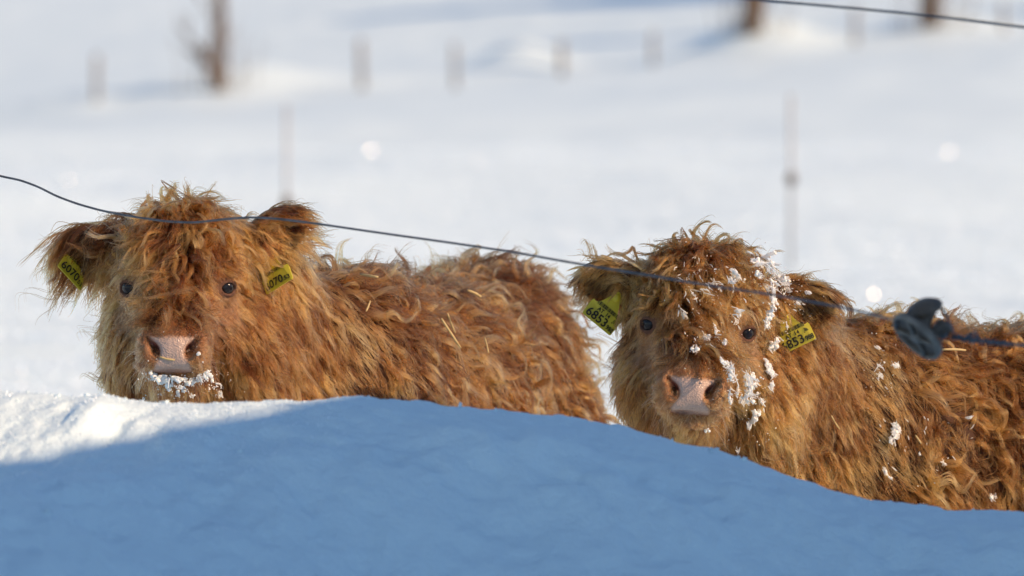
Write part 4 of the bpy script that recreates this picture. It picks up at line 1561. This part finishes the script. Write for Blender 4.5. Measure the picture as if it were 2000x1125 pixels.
def tree(px, py_base, stems, label, seed, shrub=0):
    d = find_ground(px, py_base)
    b = on_field(px, d)
    rng = random.Random(seed)
    root = empty('bare_tree', b); PW[root.name] = tuple(b)
    tag(root, label, 'tree', 'bare trees along the far fence')
    mb, tw = MB(), MB()
    for lean, h, r in stems:
        branch(mb, b - np.array([0, 0, 0.3]), norm(np.array([lean, 0, 1.0])), h, r, 0, rng, tw)
    mb.build('trunk', M['bark'], root)
    for k in range(shrub):                                            # thin shoots round the foot
        a = rng.uniform(0, 6.28); rr = rng.uniform(0.1, 0.9)
        p = b + np.array([math.cos(a) * rr, math.sin(a) * rr, -0.1])
        dd = norm(np.array([rng.gauss(0, 0.3), rng.gauss(0, 0.3), 1]))
        tw.tube([p, p + dd * 0.6, p + dd * 1.3 + np.array([rng.gauss(0, .1), 0, 0])], [0.012, 0.009, 0.004], 4, cap=False)
    tw.build('crown', M['bark'], root)


tree(432, 188, [(0.03, 5.5, 0.10), (-0.42, 1.25, 0.11), (-0.30, 3.0, 0.045)], 'forked bare tree with a leaning side stem in the far fence line', 3, 10)
tree(1476, 76, [(0.01, 6.0, 0.20), (0.06, 4.5, 0.10)], 'bare brown trunk rising from a white snow mound', 5, 26)
tree(1816, 60, [(-0.04, 5.5, 0.17), (0.06, 5.0, 0.15)], 'twin stemmed bare tree beyond the top wire', 8, 26)


# ------------------------------------------------------------------ loose ice crystals that glitter on the snow
def crystals(name, zf, xy, size, seed, label, up=0.0):
    rng = np.random.default_rng(seed)
    n = len(xy)
    z = zf(xy[:, 0], xy[:, 1])
    a = norm(rng.normal(size=(n, 3))); b = norm(np.cross(a, rng.normal(size=(n, 3))))
    r = size * rng.uniform(0.6, 1.4, n)
    o = np.stack([xy[:, 0], xy[:, 1], z + r * 0.7 + up], 1)
    v = np.zeros((n, 6, 3))
    for k in range(6):
        w = k * math.pi / 3
        v[:, k] = o + r[:, None] * (math.cos(w) * a + math.sin(w) * b)
    base = (np.arange(n) * 6)[:, None]
    f = np.concatenate([base + np.array([0, 1, 2, 3]), base + np.array([0, 3, 4, 5])])
    ob = mesh_obj(name, v.reshape(-1, 3), f, M['ice'], smooth=False)
    tag(ob, label, 'ice crystals', kind='stuff')


m_ice, t_ice, b_ice = new_mat('ice_crystal')
b_ice.inputs['Base Color'].default_value = (0.78, 0.87, 0.94, 1)
b_ice.inputs['Roughness'].default_value = 0.13
b_ice.inputs['IOR'].default_value = 1.45
M['ice'] = m_ice
rg = np.random.default_rng(77)
yy = 21.0 + 45.0 * rg.random(60000)
crystals('field_crystals', field_z, np.stack([(rg.random(60000) * 2 - 1) * yy * 0.095, yy], 1), 0.0060, 78, 'glittering ice crystals scattered on the snow field behind the calves', 0.012)
yb = rg.uniform(8.1, 9.0, 4000)
crystals('bank_crystals', bank_z, np.stack([rg.uniform(-0.82, -0.25, 4000), yb], 1), 0.0011, 79, 'glittering ice crystals on the sunlit shoulder of the snow bank')


# ------------------------------------------------------------------ crumbs of snow lying on the bank
rg = np.random.default_rng(123)
mbc = MB()
for k in range(150):
    px = rg.uniform(-60, 2060)
    x0 = (px - 1000) * 9.0 / FPX
    y0 = 9.0 - (abs(rg.normal()) * 0.03 if k < 70 else rg.uniform(0.05, 0.9))
    r0 = min(0.0045, 0.0018 * rg.lognormal(0, 0.5))
    z0 = float(bank_z(np.array([x0]), np.array([y0]))[0])
    v0, f0 = crumb(rg, r0)
    mbc.add(v0 + np.array([x0, y0, z0 + r0 * 0.2]), f0)
tag(mbc.build('bank_crumbs', M['snow_near']), 'loose crumbs of snow lying along the top of the blue snow bank', 'snow crumbs', kind='stuff')
